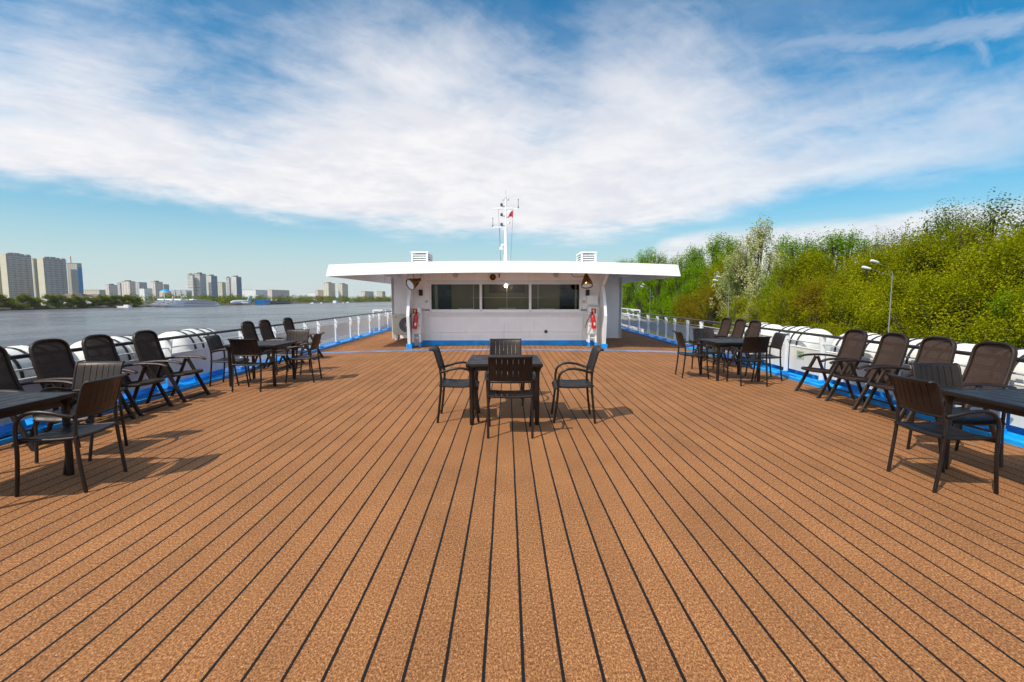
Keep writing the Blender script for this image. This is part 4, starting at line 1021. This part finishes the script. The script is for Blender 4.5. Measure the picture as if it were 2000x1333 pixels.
while t_ < 935:
    p, d = shore_at(t_); off = rnd.uniform(5, 12)
    big = t_ < 768
    plant('far', p.x - off, p.y, -9.6, rnd.uniform(10, 14) * (1.75 if big and 742 < t_ < 768 else 1), rnd.uniform(13, 19), 'tall dark tree on the far shore at the left edge' if big else 'low bushy tree lining the far river shore', 'bushy trees along the far shore' if not big else 'tall trees on the far shore by the left edge')
    t_ += rnd.uniform(8, 12)
# the far wood behind the moored boats reads as one mass
rng = np.random.default_rng(21); P_ = []
for i in range(420):
    p, d = shore_at(rng.uniform(930, 2900)); o = 8 + rng.uniform(0, 1) ** 1.4 * 110; c = np.array([p.x - d.y * o, p.y + d.x * o, -9.3]); s = rng.uniform(5, 9); hh = rng.uniform(10, 17) * (.75 if p.y < 640 else 1.05)
    n = 150; a = rng.normal(size=(n, 3)); a /= np.linalg.norm(a, axis=1)[:, None]; a *= (rng.uniform(.5, 1.05, n))[:, None]
    P_.append(c + np.array([0, 0, hh * .5]) + a * np.array([s, s, hh * .52]))
fw = leaf_mesh('far_wood', np.concatenate(P_), 1.9, rng, LEAF['far'], None)
fw['kind'] = 'stuff'; fw['label'] = 'green wood along the far river shore'

# ------------------------------------------------------------ far buildings
def mat_facade(name, base, dark, wx, wz, fx=.5, fz=.5, band=0):
    m = bpy.data.materials.new(name); m.use_nodes = True; t = NT(m.node_tree); p = t.n['Principled BSDF']; p.inputs['Roughness'].default_value = .7
    oc = t.node('ShaderNodeTexCoord').outputs['Object']; s = t.node('ShaderNodeSeparateXYZ'); t.l.new(oc, s.inputs[0])
    h = t.m('ADD', s.outputs[0], s.outputs[1])
    a = t.m('LESS_THAN', t.m('FRACT', t.m('DIVIDE', h, wx)), fx); b = t.m('LESS_THAN', t.m('FRACT', t.m('DIVIDE', s.outputs[2], wz)), fz)
    w = t.m('MULTIPLY', a, b) if not band else t.m('MAXIMUM', t.m('MULTIPLY', a, b), t.m('MULTIPLY', b, .55))
    wn = t.node('ShaderNodeTexWhiteNoise', noise_dimensions='2D'); t.l.new(t.xyz(t.m('FLOOR', t.m('DIVIDE', h, wx)), t.m('FLOOR', t.m('DIVIDE', s.outputs[2], wz)), 0), wn.inputs['Vector'])
    w = t.m('MULTIPLY', w, t.m('MULTIPLY_ADD', wn.outputs[0], .5, .5))
    t.put(p.inputs['Base Color'], t.mix(w, base, dark))
    return m
DK = (.15, .15, .155)
FAC = {'tower': mat_facade('facade_grey_panel', (.55, .53, .50), DK, 3.2, 2.9, .55, .5, 1), 'tan': mat_facade('facade_tan', (.55, .48, .34), DK, 4, 2.9, .35, .45),
 'cream': mat_facade('facade_cream', (.60, .55, .42), DK, 4, 3, .4, .4), 'pink': mat_facade('facade_pink', (.70, .62, .55), DK, 6, 3, .3, .55), 'grey': mat_facade('facade_grey', (.52, .53, .52), DK, 4, 3, .45, .5),
 'white': mat_facade('facade_white', (.80, .80, .78), (.40, .41, .42), 5, 3.2, .35, .4), 'striped': mat_facade('facade_striped', (.68, .66, .60), (.16, .16, .16), 9, 3.0, 1.1, .42), 'slab': mat_facade('facade_blue_slab', (.74, .71, .64), (.30, .34, .40), 5, 3, .3, .4),
 'brick': mat_facade('facade_brick', (.70, .60, .52), (.30, .28, .27), 4, 3, .45, .45), 'cream2': mat_facade('facade_cream_tower', (.74, .66, .52), DK, 5, 3, .35, .5), 'glass': mat_facade('facade_glass', (.52, .52, .47), (.32, .32, .30), 3, 3, .6, .5)}
M_end = mat('plain_end_wall', (.68, .62, .48), .75, var=.08, vscale=.1)
M_roofgrey = mat('roof_felt', (.22, .22, .22), .9)
M_bluefac = mat_facade('facade_blue_glass', (.16, .36, .62), (.09, .2, .36), 3, 3, .6, .6)
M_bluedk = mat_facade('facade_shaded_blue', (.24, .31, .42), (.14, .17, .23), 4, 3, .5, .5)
def building(x0, x1, y0, y1, z, k, lb):
    y1 = max(y1, y0 + 6); zb = -8.5; H = z - zb
    t = thing('tower_block' if H > 38 else 'apartment_block', lb, 'building', ((x0 + x1) / 2, y0, zb), 0, 'far buildings across the river')
    W, D = x1 - x0, y1 - y0
    b = MB(); b.box((0, D / 2, H / 2), (W, D, H)); b.build('wall', FAC[k], t, smooth=False)
    b = MB(); b.box((0, D / 2, H + .25), (W + .5, D + .5, .5))
    if k in ('tower', 'striped', 'slab', 'cream2', 'pink'): b.box((0, D * .45, H + 1.7), (W * .55, D * .35, 2.4))
    b.build('roof', M_roofgrey, t, smooth=False)
    if k in ('tower',):
        b = MB(); b.box((0, -.15, H / 2 + .4), (W + .2, .3, H + .8))
        for i in range(int(H / 2.9)): pass
        b.build('end_wall', M_end, t, smooth=False)
        for f in (.12, .36, .62, .86):
            b = MB()
            for i in range(1, int(H / 2.9)): b.box((W / 2 + .45, D * f, i * 2.9 + .2), (.9, D * .13, 1.25))
            b.build('balcony_stack', mat('balcony_panel', (.56, .54, .51), .7, var=.25, vscale=.4), t, smooth=False)
        b = MB()
        for f in (.12, .36, .62, .86): b.box((W / 2 + .3, D * f, H + .9), (1.2, D * .17, 2.2))
        b.build('parapet', M_end if 0 else mat('parapet_concrete', (.42, .40, .36), .8), t, smooth=False)
    if k == 'glass':
        box('blue_facade', M_bluefac, (W / 2 + .15, D * .5, H * .60), (.4, D * .96, H * .62), t)
        box('podium', M_end, (W * .05, D * .2 - 6, 6), (W * 1.15, 16, 12), t)
        MB().tube([(-W * .2, D * .3, H), (-W * .2, D * .3, H + 10)], .45, 6).build('aerial', M_signred, t)
    if k in ('slab', 'striped'):
        box('side_facade', M_bluedk if k == 'slab' else FAC['grey'], (W / 2 + .12, D / 2, H / 2 - .4), (.3, D * .98, H - 1), t)
    return t
for a in BUILDINGS: building(*a)
# round building with a blue dome, three barrel roofed blocks
t = thing('domed_building', 'round cream building with a blue dome behind the far trees', 'building', (-618, 900, -8.5))
MB().lathe([(8.6, 0), (8.6, 19), (9, 19.2), (8.4, 20.5)], (0, 0, 0), (0, 0, 1), 32).build('wall', FAC['cream'], t)
MB().lathe([(8.2, 20.5), (6.5, 23), (3, 24.6), (0, 25)], (0, 0, 0), (0, 0, 1), 32).build('dome', M_blue, t)
for i, (px, lb) in enumerate(((339, 'first of three barrel roofed grey blocks, beside the blue dome'), (350, 'middle of the three barrel roofed grey blocks'), (361, 'last of the three barrel roofed grey blocks, beside the striped tower'))):
    x = (px - 990) / 969 * 940; t = thing('barrel_roofed_block', lb, 'building', (x, 940, -8.5), 0, 'barrel roofed blocks on the far shore')
    b = MB(); b.box((0, 8, 10.5), (9, 16, 21)); b.build('wall', FAC['grey'], t, smooth=False)
    b = MB(); b.prism([(-4.6, 21)] + [(-4.6 * math.cos(R(18 * k)), 21.0 + 4.2 * math.sin(R(18 * k))) for k in range(1, 10)] + [(4.6, 21)], -.3, 16.3, 'y'); b.build('roof', M_steel, t, smooth=False)
M_tile = mat('brown_roof_tiles', (.19, .13, .10), .85, var=.3, vscale=1)
hs_rnd = random.Random(8)
for i in range(9):
    px = 102 + i * 12.5; y = 640 + (i % 3) * 26; x = (px - 990) / 969 * y
    t = thing('riverside_house', 'small gabled house peeping over the low trees below the towers', 'house', (x, y, -8.5), R(hs_rnd.choice((0, 90, 20))), 'small gabled houses below the towers')
    w = hs_rnd.uniform(7, 10); hh = hs_rnd.uniform(11, 13.5)
    box('wall', hs_rnd.choice((FAC['white'], FAC['brick'], FAC['cream'])), (0, 0, hh / 2), (w, w * 1.2, hh), t)
    b = MB(); b.prism([(-w * .58, hh - .2), (w * .58, hh - .2), (0, hh + w * .34)], -w * .66, w * .66, 'y'); b.build('roof', M_tile, t, smooth=False)

# ------------------------------------------------------------ boats across the river
M_hull = mat('boat_white', (.74, .75, .78), .4, var=.04)
M_wins = mat('boat_windows', (.06, .07, .09), .2)
M_boot = mat('boot_topping', (.22, .06, .05), .6)
def cruise_ship():
    s = thing('cruise_ship', '', 'ship', (0, 0, 0), 0, 'white river cruise ships moored side by side')
    L, W = 112, 14
    def hull(z0, z1, f0, f1, y0, y1, inset=0):
        v = []; n = 24
        for k in range(n + 1):
            f = k / n; y = y0 + (y1 - y0) * f; wd = (W / 2 - inset) * min(1, (f * 5.2) ** .55 if f > 0 else .02) * (1 if f < .96 else .92)
            for sx, z, yy in ((-1, z0, y + (1 - f) ** 6 * f0), (-1, z1, y), (1, z1, y), (1, z0, y + (1 - f) ** 6 * f0)): v.append((sx * max(.1, wd), yy, z))
        return v, [(k * 4 + j, k * 4 + (j + 1) % 4, k * 4 + 4 + (j + 1) % 4, k * 4 + 4 + j) for k in range(n) for j in range(4)] + [(0, 1, 2, 3), tuple(n * 4 + j for j in (3, 2, 1, 0))]
    MB().add(*hull(.6, 4.4, 5, 0, 0, L)).build('hull', M_hull, s, smooth=False)
    MB().add(*hull(-.4, .62, 7, 0, 1.5, L - .5, .05)).build('boot_stripe', M_boot, s, smooth=False)
    for i, (z, a, c) in enumerate(((4.4, 10, 110), (7.0, 17, 104), (9.5, 26, 92))):
        d = MB(); d.add(*hull(z, z + 2.45, 0, 0, a, c, .6 + .3 * i)); d.add(*hull(z + 2.42, z + 2.6, 0, 0, a - 3, c + 2, -.1 + .2 * i)); d.build('deck_house', M_hull, s, smooth=False)
        w = MB()
        for sx in (-1, 1):
            w.box((sx * (W / 2 - .55 - .3 * i), (a + c) / 2 + 8, z + 1.35), (.25, (c - a) * .74, .85))
        w.box((0, a - .05 + .2, z + 1.4), (3.5, .4, .9)); w.build('window_strip', M_wins, s, smooth=False)
    w = MB()
    for sx in (-1, 1): w.box((sx * W / 2, L * .58, 2.7), (.2, L * .62, .75))
    w.build('window_strip', M_wins, s, smooth=False)
    b = MB(); b.box((0, 33, 13.2), (9, 9, 2.6)); b.box((0, 60, 12.8), (5, 8, 2.0)); b.tube([(0, 36, 14), (0, 37, 19)], .25, 6); b.build('wheelhouse', M_hull, s, smooth=False)
    reg(s); return s
cs = cruise_ship()
for i, (x, y, lb) in enumerate(((-432, 623, 'white cruise ship moored nearest to us across the river'), (-449, 631, 'white cruise ship moored in the middle of the three'), (-466, 640, 'white cruise ship moored against the far shore'))):
    if i == 0: cs.location = (x, y, -10.6); cs.scale = (1, 1, .74); cs['label'] = lb
    else: dup(cs, (x, y, -10.6), 0, lb, scale=(1, 1, .74))
t = thing('pontoon', 'low white pontoon beside the cruise ship bows', 'pontoon', (-462, 600, -10.6), 0)
box('float', M_white, (0, 0, .9), (14, 6, 2.2), t); box('cabin', M_hull, (3, 0, 2.8), (5, 4, 1.8), t)
t = thing('seaplane', 'white seaplane with a high tail resting at the far shore', 'aircraft', (-438, 786, -9.8))
b = MB(); b.lathe([(0, 0), (1.8, 2.5), (3.0, 8), (3.2, 18), (3.1, 34), (2.0, 52), (.6, 62), (0, 63)], (0, 0, 3.8), (0, 1, .02), 20); b.build('fuselage', M_hull, t)
b = MB(); b.prism([(48, 5), (60, 5), (66, 15), (60, 15)], -.5, .5, 'x'); b.build('tail_fin', mat('tail_blue_white', (.35, .55, .62), .5), t, smooth=False)
b = MB(); b.prism([(-13, 61), (13, 61), (13, 64.5), (0, 67), (-13, 64.5)], 14.6, 15.4, 'z'); b.build('tailplane', M_hull, t, smooth=False)
b = MB(); b.prism([(-15, 24), (15, 24), (15, 33), (-15, 36)], 2.6, 3.6, 'z'); b.build('wing', M_hull, t, smooth=False)
t = thing('blue_pavilion', 'blue waterside pavilion between the seaplane and the submarine', 'building', (-428, 860, -10))
box('wall', M_blue, (0, 8, 4.2), (14, 26, 8.4), t); box('roof', mat('pavilion_roof', (.12, .2, .36), .5), (0, 8, 8.7), (15, 27.5, .6), t); box('window_strip', M_wins, (7.1, 8, 5), (.3, 22, 2.2), t)
t = thing('submarine', 'black submarine with a low sail moored at the far shore', 'submarine', (-424, 874, -10.6))
M_sub = mat('submarine_black', (.03, .035, .045), .5)
MB().lathe([(0, 0), (2.0, 2), (3.4, 9), (3.8, 22), (3.8, 70), (2.6, 86), (.8, 98), (0, 100)], (0, 0, 2.0), (0, 1, 0), 20).build('hull', M_sub, t)
b = MB(); b.prism([(36, 5), (52, 5), (50, 9.6), (38, 9.6)], -1.3, 1.3, 'x'); b.build('sail', M_sub, t, smooth=False)
b = MB(); b.box((0, 48, 5.9), (3, 78, .5)); b.build('casing_deck', M_sub, t, smooth=False)
t = thing('houseboat', 'small white houseboat with a blue grey roof on the far water', 'boat', (-398, 1150, -10.6))
box('hull', M_hull, (0, 0, .8), (8, 19, 2), t); box('cabin', M_hull, (0, 0, 3.9), (7, 15, 4.4), t); box('roof', mat('houseboat_roof', (.25, .36, .55), .5), (0, 0, 6.4), (8, 16, .7), t); box('window_strip', M_wins, (3.55, 0, 4.2), (.2, 12, 1.6), t)
for px, y, lb in ((612, 1020, 'tiny white motor boat left of the houseboat, nearer the submarine'), (630, 1060, 'tiny white motor boat just left of the houseboat'), (672, 1080, 'tiny orange white boat right below the houseboat'), (681, 1180, 'tiny white boat right of the houseboat')):
    t = thing('motor_boat', lb, 'boat', ((px - 990) / 960 * y, y, -10.6), R(hs_rnd.uniform(0, 90)), 'small boats near the far shore')
    b = MB(); b.prism([(-1.2, -4), (1.2, -4), (1.3, 1), (0, 4.5), (-1.3, 1)], -.1, 1.3, 'z'); b.build('hull', M_hull, t, smooth=False)
    box('cabin', M_hull, (0, -1, 1.9), (1.8, 3, 1.4), t)

# ------------------------------------------------------------ the hazy air over the river
def haze():
    m = bpy.data.materials.new('river_haze'); m.use_nodes = True; t = NT(m.node_tree); t.n.clear()
    o = t.node('ShaderNodeOutputMaterial'); v = t.node('ShaderNodeVolumePrincipled')
    v.inputs['Color'].default_value = (.97, .97, 1, 1); v.inputs['Density'].default_value = .00004; v.inputs['Anisotropy'].default_value = .2
    t.l.new(v.outputs[0], o.inputs['Volume'])
    b = MB(); b.box((-800, 1200, 29), (5000, 5200, 82)); h = b.build('haze', m, smooth=False); h['kind'] = 'stuff'; h['label'] = 'pale haze over the river'
haze()
